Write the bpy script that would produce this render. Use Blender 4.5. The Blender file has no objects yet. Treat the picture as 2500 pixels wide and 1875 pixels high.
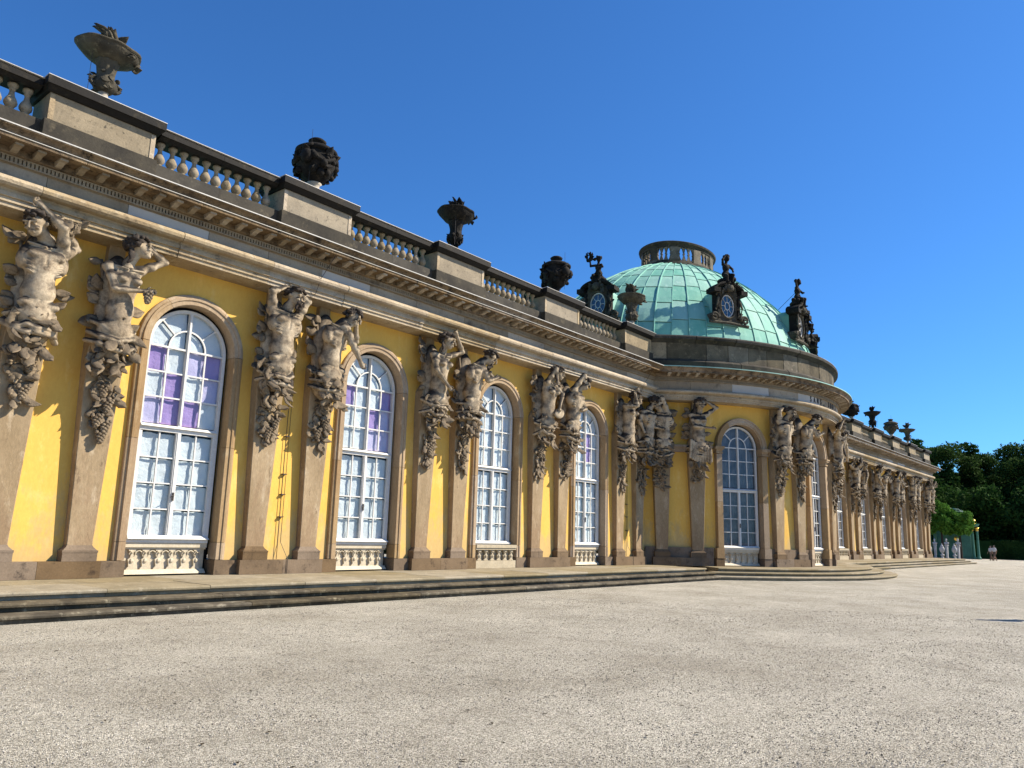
import bpy, math, random
import numpy as np
from mathutils import Matrix, Vector
R_ = math.radians
sc = bpy.context.scene
col = sc.collection
# ------------------------------------------------------------------ camera, sky, sun, exposure
cam_d = bpy.data.cameras.new('camera'); cam = bpy.data.objects.new('camera', cam_d); col.objects.link(cam)
yaw, pitch, roll = R_(39.715), R_(10.929), R_(1.576)
Fw = Vector((math.cos(yaw)*math.cos(pitch), math.sin(yaw)*math.cos(pitch), math.sin(pitch)))
Rt = Vector((math.sin(yaw), -math.cos(yaw), 0)); Up = Rt.cross(Fw)
R2 = Rt*math.cos(roll)+Up*math.sin(roll); U2 = -Rt*math.sin(roll)+Up*math.cos(roll)
cam.matrix_world = Matrix(((R2.x, U2.x, -Fw.x, 0), (R2.y, U2.y, -Fw.y, -16.569), (R2.z, U2.z, -Fw.z, 1.094), (0, 0, 0, 1)))
cam_d.sensor_width = 36; cam_d.lens = 1896.6/2500*36; cam_d.clip_end = 3000; cam_d.clip_start = .05
sc.camera = cam
SUN_EL, SUN_A = 41.0, 43.0          # elevation, degrees in front of the facade line (+x)
w = bpy.data.worlds.new('World'); sc.world = w; w.use_nodes = True
nt = w.node_tree; bg = nt.nodes['Background']
sky = nt.nodes.new('ShaderNodeTexSky'); sky.sky_type = 'NISHITA'; sky.sun_disc = False
sky.sun_elevation = R_(SUN_EL); sky.sun_rotation = R_(90+SUN_A)
sky.air_density = 1.0; sky.dust_density = 0.25; sky.ozone_density = 5.0
tn = nt.nodes.new('ShaderNodeMix'); tn.data_type = 'RGBA'; tn.blend_type = 'MULTIPLY'; tn.inputs[0].default_value = 1; tn.inputs[7].default_value = (.43, .865, 1.28, 1)
nt.links.new(sky.outputs[0], tn.inputs[6]); nt.links.new(tn.outputs[2], bg.inputs[0]); bg.inputs[1].default_value = 0.071
sl = bpy.data.lights.new('sun', 'SUN'); so = bpy.data.objects.new('sun', sl); col.objects.link(so)
sl.energy = 5.0; sl.angle = R_(0.53); sl.color = (1, .895, .74)
sd = Vector((math.cos(R_(SUN_A))*math.cos(R_(SUN_EL)), -math.sin(R_(SUN_A))*math.cos(R_(SUN_EL)), math.sin(R_(SUN_EL))))
so.rotation_euler = sd.to_track_quat('Z', 'Y').to_euler()
sc.view_settings.view_transform = 'Standard'; sc.view_settings.look = 'None'
sc.view_settings.exposure = 0.95; sc.view_settings.gamma = 1; sc.view_settings.use_curve_mapping = False
sc.render.engine = 'CYCLES'

rng = np.random.default_rng(7); random.seed(7)
XR, YC, RB = 37.67, 6.02, 10.44      # rotunda axis, centre and radius of its plinth blocks
S, X0 = 5.45, 8.707                  # bay spacing, first visible window
GZ = -.41                            # gravel level (terrace is z = 0)

# ------------------------------------------------------------------ materials
def mat(name, c1, c2=None, scale=1.5, c3=None, rough=.85, bump=.3, bscale=14, spots=None, spotw=.07, updark=0, island=0.0, metallic=0, fine=.45, streak=0, bdist=.01, basedirt=None):
    m = bpy.data.materials.new(name); m.use_nodes = True; t = m.node_tree; N = t.nodes; L = t.links
    b = N['Principled BSDF']; b.inputs['Roughness'].default_value = rough; b.inputs['Metallic'].default_value = metallic; b.inputs['Specular IOR Level'].default_value = .15 if rough > .65 else .4
    g = N.new('ShaderNodeNewGeometry')
    mp = N.new('ShaderNodeMapping'); L.new(g.outputs['Position'], mp.inputs[0])
    if streak: mp.inputs['Scale'].default_value = (1, 1, streak)
    def noise(s, det=6, r=.6, src=None):
        n = N.new('ShaderNodeTexNoise'); n.inputs['Scale'].default_value = s; n.inputs['Detail'].default_value = det; n.inputs['Roughness'].default_value = r
        L.new((src or mp).outputs[0], n.inputs['Vector']); return n
    def ramp(src, a, b_, ca=(0, 0, 0, 1), cb=(1, 1, 1, 1)):
        r = N.new('ShaderNodeValToRGB'); r.color_ramp.elements[0].position = a; r.color_ramp.elements[1].position = b_
        r.color_ramp.elements[0].color = ca; r.color_ramp.elements[1].color = cb; L.new(src, r.inputs[0]); return r
    def mix(fac, A, B, mode='MIX'):
        x = N.new('ShaderNodeMix'); x.data_type = 'RGBA'; x.blend_type = mode
        if isinstance(fac, float): x.inputs[0].default_value = fac
        else: L.new(fac, x.inputs[0])
        for s_, v in ((x.inputs[6], A), (x.inputs[7], B)):
            if isinstance(v, tuple): s_.default_value = (*v[:3], 1)
            else: L.new(v, s_)
        return x.outputs[2]
    AL = .77 if not metallic else 1; c2 = c2 or tuple(v*.8 for v in c1)
    c1 = tuple(v*AL for v in c1); c2 = tuple(v*AL for v in c2); c3 = c3 and tuple(v*AL for v in c3); basedirt = basedirt and tuple(v*AL for v in basedirt)
    if spots: spots = (tuple(v*AL for v in spots[0]),)+tuple(spots[1:])
    n1 = noise(scale); out = mix(ramp(n1.outputs[0], .38, .62).outputs[0], c1, c2)
    if c3:
        n2 = noise(scale*2.7, 8, .7); out = mix(ramp(n2.outputs[0], .55, .68).outputs[0], out, c3)
    if spots:
        n3 = noise(spots[1], 9, .72); out = mix(ramp(n3.outputs[0], spots[2], spots[2]+spotw).outputs[0], out, spots[0])
    if basedirt:
        sz = N.new('ShaderNodeSeparateXYZ'); L.new(g.outputs['Position'], sz.inputs[0]); nb_ = noise(2.2, 8, .7)
        hm_ = N.new('ShaderNodeMapRange'); L.new(sz.outputs[2], hm_.inputs[0]); hm_.inputs[1].default_value = .3; hm_.inputs[2].default_value = 2.6; hm_.inputs[3].default_value = .30; hm_.inputs[4].default_value = 0
        a_ = N.new('ShaderNodeMath'); a_.operation = 'ADD'; L.new(hm_.outputs[0], a_.inputs[0]); L.new(nb_.outputs[0], a_.inputs[1])
        out = mix(ramp(a_.outputs[0], .61, .76, (0, 0, 0, 1), (.55, .55, .55, 1)).outputs[0], out, basedirt)
        npz = noise(1.3, 9, .75); out = mix(ramp(npz.outputs[0], .58, .72, (0, 0, 0, 1), (.5, .5, .5, 1)).outputs[0], out, tuple(min(1, v*1.15+.05) for v in c1))
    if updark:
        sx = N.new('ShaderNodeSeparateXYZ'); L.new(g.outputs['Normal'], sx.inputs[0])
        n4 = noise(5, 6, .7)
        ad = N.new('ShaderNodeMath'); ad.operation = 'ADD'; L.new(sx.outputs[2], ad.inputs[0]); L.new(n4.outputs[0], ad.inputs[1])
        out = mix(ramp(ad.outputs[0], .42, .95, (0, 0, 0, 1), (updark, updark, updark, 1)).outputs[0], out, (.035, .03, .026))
    n5 = noise(24, 6, .75)
    out = mix(float(fine), out, n5.outputs[0], 'OVERLAY')
    if island:
        oi = N.new('ShaderNodeObjectInfo'); gi = oi.outputs['Random']
        mm = N.new('ShaderNodeMapRange'); L.new(gi, mm.inputs[0]); mm.inputs[3].default_value = 1-island; mm.inputs[4].default_value = 1+island*.6
        hs = N.new('ShaderNodeHueSaturation'); L.new(mm.outputs[0], hs.inputs['Value']); L.new(out, hs.inputs['Color'])
        m2 = N.new('ShaderNodeMapRange'); L.new(gi, m2.inputs[0]); m2.inputs[3].default_value = 1.12; m2.inputs[4].default_value = .75; L.new(m2.outputs[0], hs.inputs['Saturation'])
        out = hs.outputs[0]
    L.new(out, b.inputs['Base Color'])
    if bump:
        nb = noise(bscale, 8, .65); bp = N.new('ShaderNodeBump'); bp.inputs['Strength'].default_value = bump; bp.inputs['Distance'].default_value = bdist
        L.new(nb.outputs[0], bp.inputs['Height']); L.new(bp.outputs[0], b.inputs['Normal'])
    m['n'] = 1
    return m
M = {}
M['plaster'] = mat('yellow_plaster', (.90, .555, .125), (.84, .505, .11), .7, (.92, .63, .20), bump=.25, bscale=9, spots=((.62, .46, .18), 3.2, .66), fine=.22, streak=.45, basedirt=(.52, .42, .24))
M['tan'] = mat('tan_sandstone', (.47, .335, .19), (.38, .26, .145), 1.1, (.54, .42, .27), bump=.35, bscale=25, island=.10, spots=((.24, .17, .11), 6, .66), streak=.5)
M['shaft'] = mat('weathered_shaft_stone', (.44, .33, .20), (.34, .25, .145), 1.6, (.54, .43, .29), bump=.5, bscale=30, spots=((.23, .165, .10), 5, .61), streak=.4, basedirt=(.30, .20, .12))
M['block'] = mat('brown_plinth_stone', (.25, .175, .105), (.18, .125, .075), 1.2, (.085, .06, .04), bump=.4, bscale=18, island=.18)
M['pale'] = mat('pale_entablature_stone', (.54, .43, .275), (.42, .32, .20), 1.7, (.60, .51, .37), bump=.7, bscale=22, spots=((.15, .115, .075), 4, .55), spotw=.16, island=.16, bdist=.02)
M['frieze'] = mat('frieze_stone', (.46, .385, .28), (.38, .305, .21), .9, (.30, .25, .19), bump=.5, bscale=20, spots=((.17, .135, .10), 3, .57), spotw=.14, island=.32)
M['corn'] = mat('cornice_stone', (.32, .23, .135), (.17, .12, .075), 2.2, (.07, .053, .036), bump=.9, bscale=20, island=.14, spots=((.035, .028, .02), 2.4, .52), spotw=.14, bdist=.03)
M['dark'] = mat('blackened_stone', (.075, .066, .05), (.04, .036, .03), 1.3, (.13, .11, .075), bump=.6, bscale=24, spots=((.20, .19, .14), 3.5, .70), island=.15)
M['black'] = mat('black_coping_stone', (.009, .0085, .008), (.015, .013, .011), 1.5, (.04, .033, .022), rough=.7, bump=.5, bscale=24)
M['dado'] = mat('balustrade_stone', (.36, .29, .185), (.28, .225, .145), 2.2, (.17, .14, .095), bump=.5, bscale=35, spots=((.08, .068, .05), 7, .60), island=.12)
M['drum'] = mat('drum_block_stone', (.19, .155, .10), (.10, .083, .056), 1.6, (.29, .23, .145), bump=.5, bscale=30, island=.5)
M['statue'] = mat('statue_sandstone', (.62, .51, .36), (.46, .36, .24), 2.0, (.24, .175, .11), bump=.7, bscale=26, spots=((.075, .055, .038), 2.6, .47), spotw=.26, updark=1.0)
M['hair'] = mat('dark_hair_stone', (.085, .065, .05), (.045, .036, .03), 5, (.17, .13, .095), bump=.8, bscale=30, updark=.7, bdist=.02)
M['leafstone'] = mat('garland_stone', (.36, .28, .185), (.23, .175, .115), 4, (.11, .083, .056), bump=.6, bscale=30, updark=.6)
M['urn'] = mat('black_urn_stone', (.020, .018, .016), (.010, .009, .008), 3, (.06, .05, .036), bump=.8, bscale=20, spots=((.15, .125, .09), 5, .68), bdist=.02)
M['urngrey'] = mat('grey_urn_stone', (.105, .092, .066), (.05, .045, .034), 3, (.17, .15, .105), bump=.8, bscale=20, bdist=.02)
M['foot'] = mat('pale_urn_foot', (.50, .45, .37), bump=.3)
M['newfrieze'] = mat('replaced_frieze_stone', (.60, .57, .52), (.55, .52, .47), 2, bump=.2, fine=.1)
M['lead'] = mat('pale_lead_sheet', (.62, .60, .55), rough=.55, bump=.1)
M['leadgreen'] = mat('green_copper_flashing', (.36, .60, .50), rough=.55, bump=.1)
M['copper'] = mat('verdigris_copper', (.26, .56, .45), (.20, .49, .39), 1.3, (.34, .62, .51), rough=.72, bump=.3, bscale=2.6, bdist=.03, island=.09, spots=((.19, .43, .35), 1.6, .60), streak=.35, fine=.05)
M['seam'] = mat('verdigris_seam', (.27, .56, .46), (.20, .46, .38), rough=.7)
M['white'] = mat('white_window_paint', (.80, .79, .75), (.74, .73, .69), 6, rough=.6, bump=.5, bscale=40, spots=((.40, .36, .30), 14, .68))
M['cream'] = mat('cream_door_paint', (.66, .58, .43), (.58, .50, .36), 4, rough=.6, bump=.2, spots=((.45, .38, .27), 9, .68))
M['stonelite'] = mat('pale_balustrade_panel', (.56, .48, .34), (.48, .41, .29), 4, bump=.4)
def paper(n, a, b): return mat(n, a, b, 2.2, rough=.9, bump=1.0, bscale=2.6, fine=.03, bdist=.06)
M['paper'] = paper('pale_blue_paper', (.76, .77, .73), (.68, .71, .70))
M['paper2'] = paper('white_cloth', (.82, .84, .80), (.72, .77, .77))
M['purple'] = paper('purple_paper', (.42, .29, .54), (.36, .24, .49))
M['lilac'] = paper('lilac_paper', (.60, .54, .70), (.54, .48, .66))
M['curtain'] = mat('grey_curtain', (.20, .21, .23), (.12, .13, .15), 3, rough=.9, bump=.4)
M['room'] = mat('dark_room', (.03, .03, .035), rough=.9)
M['gold'] = mat('gilding', (.85, .55, .12), rough=.3, metallic=1, bump=.3)
M['marble'] = mat('white_marble', (.50, .50, .50), (.38, .38, .38), 3, rough=.7, bump=.1)
M['lattice'] = mat('green_trellis_paint', (.06, .20, .15), (.08, .25, .19), 2, rough=.6)
M['iron'] = mat('dark_iron', (.05, .04, .035), rough=.6, bump=0)
M['step'] = mat('step_stone', (.36, .30, .19), (.27, .225, .14), 1.4, (.46, .40, .28), bump=.5, bscale=20, spots=((.15, .13, .095), 5, .62), island=.15)
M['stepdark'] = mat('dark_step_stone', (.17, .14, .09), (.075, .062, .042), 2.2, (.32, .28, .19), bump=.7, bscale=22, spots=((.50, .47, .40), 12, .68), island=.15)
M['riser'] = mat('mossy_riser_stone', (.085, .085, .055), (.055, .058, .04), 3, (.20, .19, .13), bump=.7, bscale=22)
M['skin'] = mat('skin', (.45, .28, .2), bump=0); M['shirt'] = mat('white_shirt', (.7, .7, .7), bump=0); M['shorts'] = mat('brown_shorts', (.17, .12, .09), bump=0)
M['cap'] = mat('grey_hair', (.16, .14, .13), bump=0); M['shoe'] = mat('brown_shoe', (.16, .09, .07), bump=0)
M['bark'] = mat('bark', (.05, .04, .03), bump=.6)
M['path_far'] = None
def glass(name, tint=(.9, .95, 1), refl=1.0):
    m = bpy.data.materials.new(name); m.use_nodes = True; t = m.node_tree; N = t.nodes; L = t.links
    N.remove(N['Principled BSDF']); o = N['Material Output']
    tr = N.new('ShaderNodeBsdfTransparent'); tr.inputs[0].default_value = (*tint, 1)
    gl = N.new('ShaderNodeBsdfGlossy'); gl.inputs['Roughness'].default_value = .02
    lw = N.new('ShaderNodeLayerWeight'); lw.inputs[0].default_value = .5
    fr = N.new('ShaderNodeMath'); fr.operation = 'POWER'; fr.inputs[1].default_value = 4; L.new(lw.outputs['Facing'], fr.inputs[0])
    ml = N.new('ShaderNodeMath'); ml.operation = 'MULTIPLY_ADD'; ml.inputs[1].default_value = .8; ml.inputs[2].default_value = .045*refl; ml.use_clamp = True; L.new(fr.outputs[0], ml.inputs[0])
    mx = N.new('ShaderNodeMixShader'); L.new(ml.outputs[0], mx.inputs[0]); L.new(tr.outputs[0], mx.inputs[1]); L.new(gl.outputs[0], mx.inputs[2]); L.new(mx.outputs[0], o.inputs[0])
    return m
M['glass'] = glass('window_glass', refl=.8); M['glassdark'] = glass('old_window_glass', (.75, .8, .85), 2.6)
def leafmat(name, a, b):
    m = bpy.data.materials.new(name); m.use_nodes = True; t = m.node_tree; N = t.nodes; L = t.links
    p = N['Principled BSDF']; g = N.new('ShaderNodeNewGeometry'); n = N.new('ShaderNodeTexNoise'); n.inputs['Scale'].default_value = .5; L.new(g.outputs['Position'], n.inputs[0])
    ad = N.new('ShaderNodeMath'); ad.operation = 'ADD'; ad.inputs[1].default_value = -.5; L.new(g.outputs['Random Per Island'], ad.inputs[0])
    a2 = N.new('ShaderNodeMath'); a2.operation = 'MULTIPLY_ADD'; a2.inputs[1].default_value = .5; L.new(ad.outputs[0], a2.inputs[0]); L.new(n.outputs[0], a2.inputs[2])
    r = N.new('ShaderNodeValToRGB'); r.color_ramp.elements[0].position = .3; r.color_ramp.elements[1].position = .7
    r.color_ramp.elements[0].color = (*a, 1); r.color_ramp.elements[1].color = (*b, 1); L.new(a2.outputs[0], r.inputs[0]); L.new(r.outputs[0], p.inputs['Base Color'])
    p.inputs['Roughness'].default_value = .8; p.inputs['Specular IOR Level'].default_value = .05
    tl = N.new('ShaderNodeBsdfTranslucent'); L.new(r.outputs[0], tl.inputs[0]); mx = N.new('ShaderNodeMixShader'); mx.inputs[0].default_value = .25
    L.new(p.outputs[0], mx.inputs[1]); L.new(tl.outputs[0], mx.inputs[2]); L.new(mx.outputs[0], N['Material Output'].inputs[0])
    return m
M['leafA'] = leafmat('pine_foliage', (.013, .040, .009), (.038, .082, .018)); M['leafB'] = leafmat('lime_foliage', (.045, .12, .016), (.10, .22, .035))
M['leafC'] = leafmat('oak_foliage', (.018, .044, .010), (.052, .095, .022)); M['leafH'] = leafmat('hedge_foliage', (.012, .035, .01), (.03, .07, .018))
def gravelmat():
    m = bpy.data.materials.new('gravel'); m.use_nodes = True; t = m.node_tree; N = t.nodes; L = t.links; b = N['Principled BSDF']
    b.inputs['Roughness'].default_value = .95; g = N.new('ShaderNodeNewGeometry')
    def noise(s, d, r): n = N.new('ShaderNodeTexNoise'); n.inputs['Scale'].default_value = s; n.inputs['Detail'].default_value = d; n.inputs['Roughness'].default_value = r; L.new(g.outputs['Position'], n.inputs[0]); return n
    def ramp(src, els):
        r = N.new('ShaderNodeValToRGB'); L.new(src, r.inputs[0])
        r.color_ramp.elements[0].position = els[0][0]; r.color_ramp.elements[0].color = (*els[0][1], 1); r.color_ramp.elements[1].position = els[-1][0]; r.color_ramp.elements[1].color = (*els[-1][1], 1)
        for p, c in els[1:-1]: e = r.color_ramp.elements.new(p); e.color = (*c, 1)
        return r
    big = noise(.5, 6, .65); med = noise(3.0, 6, .7)
    vo = N.new('ShaderNodeTexVoronoi'); vo.inputs['Scale'].default_value = 105; L.new(g.outputs['Position'], vo.inputs[0])
    sv = N.new('ShaderNodeSeparateColor'); L.new(vo.outputs['Color'], sv.inputs[0])
    st = ramp(sv.outputs[0], [(0, (.03, .028, .022)), (.17, (.25, .235, .185)), (.55, (.425, .402, .33)), (1, (.74, .71, .62))])
    bg_ = ramp(big.outputs[0], [(.32, (.80, .77, .72)), (.5, (1, .98, .95)), (.68, (1.20, 1.19, 1.17))])
    md = ramp(med.outputs[0], [(.30, (.62, .60, .56)), (.42, (.97, .96, .94)), (.6, (1.02, 1.01, 1)), (.75, (1.25, 1.23, 1.2))])
    def mul(a, c): x = N.new('ShaderNodeMix'); x.data_type = 'RGBA'; x.blend_type = 'MULTIPLY'; x.inputs[0].default_value = 1; L.new(a, x.inputs[6]); L.new(c, x.inputs[7]); return x.outputs[2]
    L.new(mul(mul(st.outputs[0], bg_.outputs[0]), md.outputs[0]), b.inputs['Base Color'])
    b1 = N.new('ShaderNodeBump'); b1.inputs['Strength'].default_value = .9; b1.inputs['Distance'].default_value = .02; L.new(vo.outputs['Distance'], b1.inputs['Height']); b1.invert = True
    n3 = noise(16, 5, .7); b2 = N.new('ShaderNodeBump'); b2.inputs['Strength'].default_value = .8; b2.inputs['Distance'].default_value = .02; L.new(n3.outputs[0], b2.inputs['Height']); L.new(b1.outputs[0], b2.inputs['Normal'])
    L.new(b2.outputs[0], b.inputs['Normal']); return m
M['gravel'] = gravelmat()

# ------------------------------------------------------------------ mesh helpers
class MB:
    def __init__(s): s.v = []; s.f = []; s.n = 0
    def add(s, v, f):
        v = np.asarray(v, float).reshape(-1, 3); s.v.append(v); s.f += [tuple(int(i)+s.n for i in q) for q in f]; s.n += len(v); return s
    def box(s, x0, x1, y0, y1, z0, z1):
        v = [(x, y, z) for z in (z0, z1) for y in (y0, y1) for x in (x0, x1)]
        return s.add(v, [(0, 2, 3, 1), (4, 5, 7, 6), (0, 1, 5, 4), (1, 3, 7, 5), (3, 2, 6, 7), (2, 0, 4, 6)])
    def frus(s, a, za, b, zb):   # a, b = (x0,x1,y0,y1)
        v = [(a[0], a[2], za), (a[1], a[2], za), (a[1], a[3], za), (a[0], a[3], za), (b[0], b[2], zb), (b[1], b[2], zb), (b[1], b[3], zb), (b[0], b[3], zb)]
        return s.add(v, [(0, 3, 2, 1), (4, 5, 6, 7), (0, 1, 5, 4), (1, 2, 6, 5), (2, 3, 7, 6), (3, 0, 4, 7)])
    def lathe(s, prof, n=16, c=(0, 0, 0), fn=None, sx=1, sy=1):
        v = []; k = len(prof)
        for i in range(n):
            a = 2*math.pi*i/n
            for j, (r, z) in enumerate(prof):
                rr = r*(fn(a, z) if fn else 1); v.append((c[0]+rr*math.cos(a)*sx, c[1]+rr*math.sin(a)*sy, c[2]+z))
        f = [(i*k+j, ((i+1) % n)*k+j, ((i+1) % n)*k+j+1, i*k+j+1) for i in range(n) for j in range(k-1)]
        f.append(tuple(i*k for i in range(n))[::-1]); f.append(tuple(i*k+k-1 for i in range(n)))
        return s.add(v, f)
    def tube(s, pts, r, n=6, closed=False):
        pts = [Vector(p) for p in pts]; v = []; m = len(pts)
        rs = r if isinstance(r, (list, tuple)) else [r]*m
        for i, p in enumerate(pts):
            d = (pts[(i+1) % m]-pts[i-1]) if closed else (pts[min(i+1, m-1)]-pts[max(i-1, 0)])
            d.normalize(); a = d.cross(Vector((0, 0, 1)));
            if a.length < .05: a = d.cross(Vector((1, 0, 0)))
            a.normalize(); b = d.cross(a)
            for j in range(n): t = 2*math.pi*j/n; v.append(p+(a*math.cos(t)+b*math.sin(t))*rs[i])
        f = [(i*n+j, i*n+(j+1) % n, ((i+1) % m)*n+(j+1) % n, ((i+1) % m)*n+j) for i in range(m if closed else m-1) for j in range(n)]
        if not closed: f += [tuple(range(n))[::-1], tuple(range((m-1)*n, m*n))]
        return s.add(v, f)
    def sph(s, c, r, n=8, m=5):
        rr = (r, r, r) if isinstance(r, (int, float)) else r; v = [(c[0], c[1], c[2]-rr[2])]
        for i in range(1, m):
            p = math.pi*i/m
            for j in range(n): a = 2*math.pi*j/n; v.append((c[0]+rr[0]*math.sin(p)*math.cos(a), c[1]+rr[1]*math.sin(p)*math.sin(a), c[2]-rr[2]*math.cos(p)))
        v.append((c[0], c[1], c[2]+rr[2])); f = [(0, 1+(j+1) % n, 1+j) for j in range(n)]
        for i in range(m-2): f += [(1+i*n+j, 1+i*n+(j+1) % n, 1+(i+1)*n+(j+1) % n, 1+(i+1)*n+j) for j in range(n)]
        e = 1+(m-1)*n; f += [(e, 1+(m-2)*n+j, 1+(m-2)*n+(j+1) % n) for j in range(n)]
        return s.add(v, f)
    def sweep(s, prof, stations, fn, cap=True):   # prof [(y,z)], fn(station,y,z)->xyz
        k = len(prof); v = [fn(t, y, z) for t in stations for (y, z) in prof]
        f = [(i*k+j, (i+1)*k+j, (i+1)*k+j+1, i*k+j+1) for i in range(len(stations)-1) for j in range(k-1)]
        if cap:
            f += [tuple(range(k)), tuple(range((len(stations)-1)*k, len(stations)*k))[::-1]]
        return s.add(v, f)
    def xf(s, fn):
        s.v = [np.array([fn(*p) for p in a]) for a in s.v]; return s
    def mesh(s, name, smooth=False):
        me = bpy.data.meshes.new(name); me.from_pydata(np.concatenate(s.v).tolist() if s.v else [], [], s.f); me.update()
        if smooth: me.polygons.foreach_set('use_smooth', [True]*len(me.polygons))
        return me
def O(name, me, m, parent=None, loc=None, rz=0, label=None, kind=None, sc_=None, smooth=False):
    if isinstance(me, MB): me = me.mesh(name, smooth)
    if m is not None and not me.materials: me.materials.append(M[m] if isinstance(m, str) else m)
    o = bpy.data.objects.new(name, me); col.objects.link(o)
    if parent: o.parent = parent
    if loc is not None: o.location = loc
    o.rotation_euler.z = rz
    if sc_: o.scale = sc_
    if label: o['label'] = label
    if kind: o['kind'] = kind
    return o
def thing(name, label, cat, loc=(0, 0, 0), rz=0, group=None):
    o = bpy.data.objects.new(name, None); o.empty_display_size = .2; col.objects.link(o); o.location = loc; o.rotation_euler.z = rz
    o['label'] = label; o['category'] = cat
    if group: o['group'] = group
    return o
def tag(o, label, cat, group=None):
    o['label'] = label; o['category'] = cat
    if group: o['group'] = group
    return o
def fs(x, y, z): return (x, y, z)                     # straight facade
def fr(th, y, z):                                     # rotunda facade, th in radians, positive to the right
    r = RB-y; return (XR+r*math.sin(th), YC-r*math.cos(th), z)
def rot_loc(deg): t = R_(deg); return (XR+RB*math.sin(t), YC-RB*math.cos(t), 0), t

# ------------------------------------------------------------------ signed distance sculpting
def surface_nets(F, org, h):
    nx, ny, nz = F.shape; s = F < 0
    c = np.zeros((nx-1, ny-1, nz-1), int)
    for i in (0, 1):
        for j in (0, 1):
            for k in (0, 1): c += s[i:nx-1+i, j:ny-1+j, k:nz-1+k]
    act = (c > 0) & (c < 8); idx = -np.ones(act.shape, int); ai = np.argwhere(act); idx[act] = np.arange(len(ai))
    acc = np.zeros((len(ai), 3)); cnt = np.zeros(len(ai))
    corners = [(i, j, k) for i in (0, 1) for j in (0, 1) for k in (0, 1)]
    for a in corners:
        for d in range(3):
            if a[d]: continue
            b = list(a); b[d] = 1
            fa = F[ai[:, 0]+a[0], ai[:, 1]+a[1], ai[:, 2]+a[2]]; fb = F[ai[:, 0]+b[0], ai[:, 1]+b[1], ai[:, 2]+b[2]]
            m = (fa < 0) != (fb < 0); t = np.where(m, fa/(fa-fb+1e-12), 0)
            p = np.tile(np.array(a, float), (len(ai), 1)); p[:, d] += t; acc[m] += p[m]; cnt[m] += 1
    V = (ai+acc/cnt[:, None])*h+np.array(org)
    faces = []
    for d in range(3):
        u, v_ = [(1, 2), (2, 0), (0, 1)][d]
        sl0 = [slice(None)]*3; sl1 = [slice(None)]*3; sl0[d] = slice(0, -1); sl1[d] = slice(1, None)
        A = s[tuple(sl0)]; B = s[tuple(sl1)]; e = np.argwhere(A != B)
        e = e[(e[:, u] > 0) & (e[:, v_] > 0) & (e[:, u] < F.shape[u]-1) & (e[:, v_] < F.shape[v_]-1)]
        inside = A[e[:, 0], e[:, 1], e[:, 2]]
        def g(du, dv): q = e.copy(); q[:, u] -= du; q[:, v_] -= dv; return idx[q[:, 0], q[:, 1], q[:, 2]]
        q = np.stack([g(1, 1), g(0, 1), g(0, 0), g(1, 0)], 1); q[~inside] = q[~inside][:, ::-1]; faces.append(q)
    return V, np.concatenate(faces)
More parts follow.
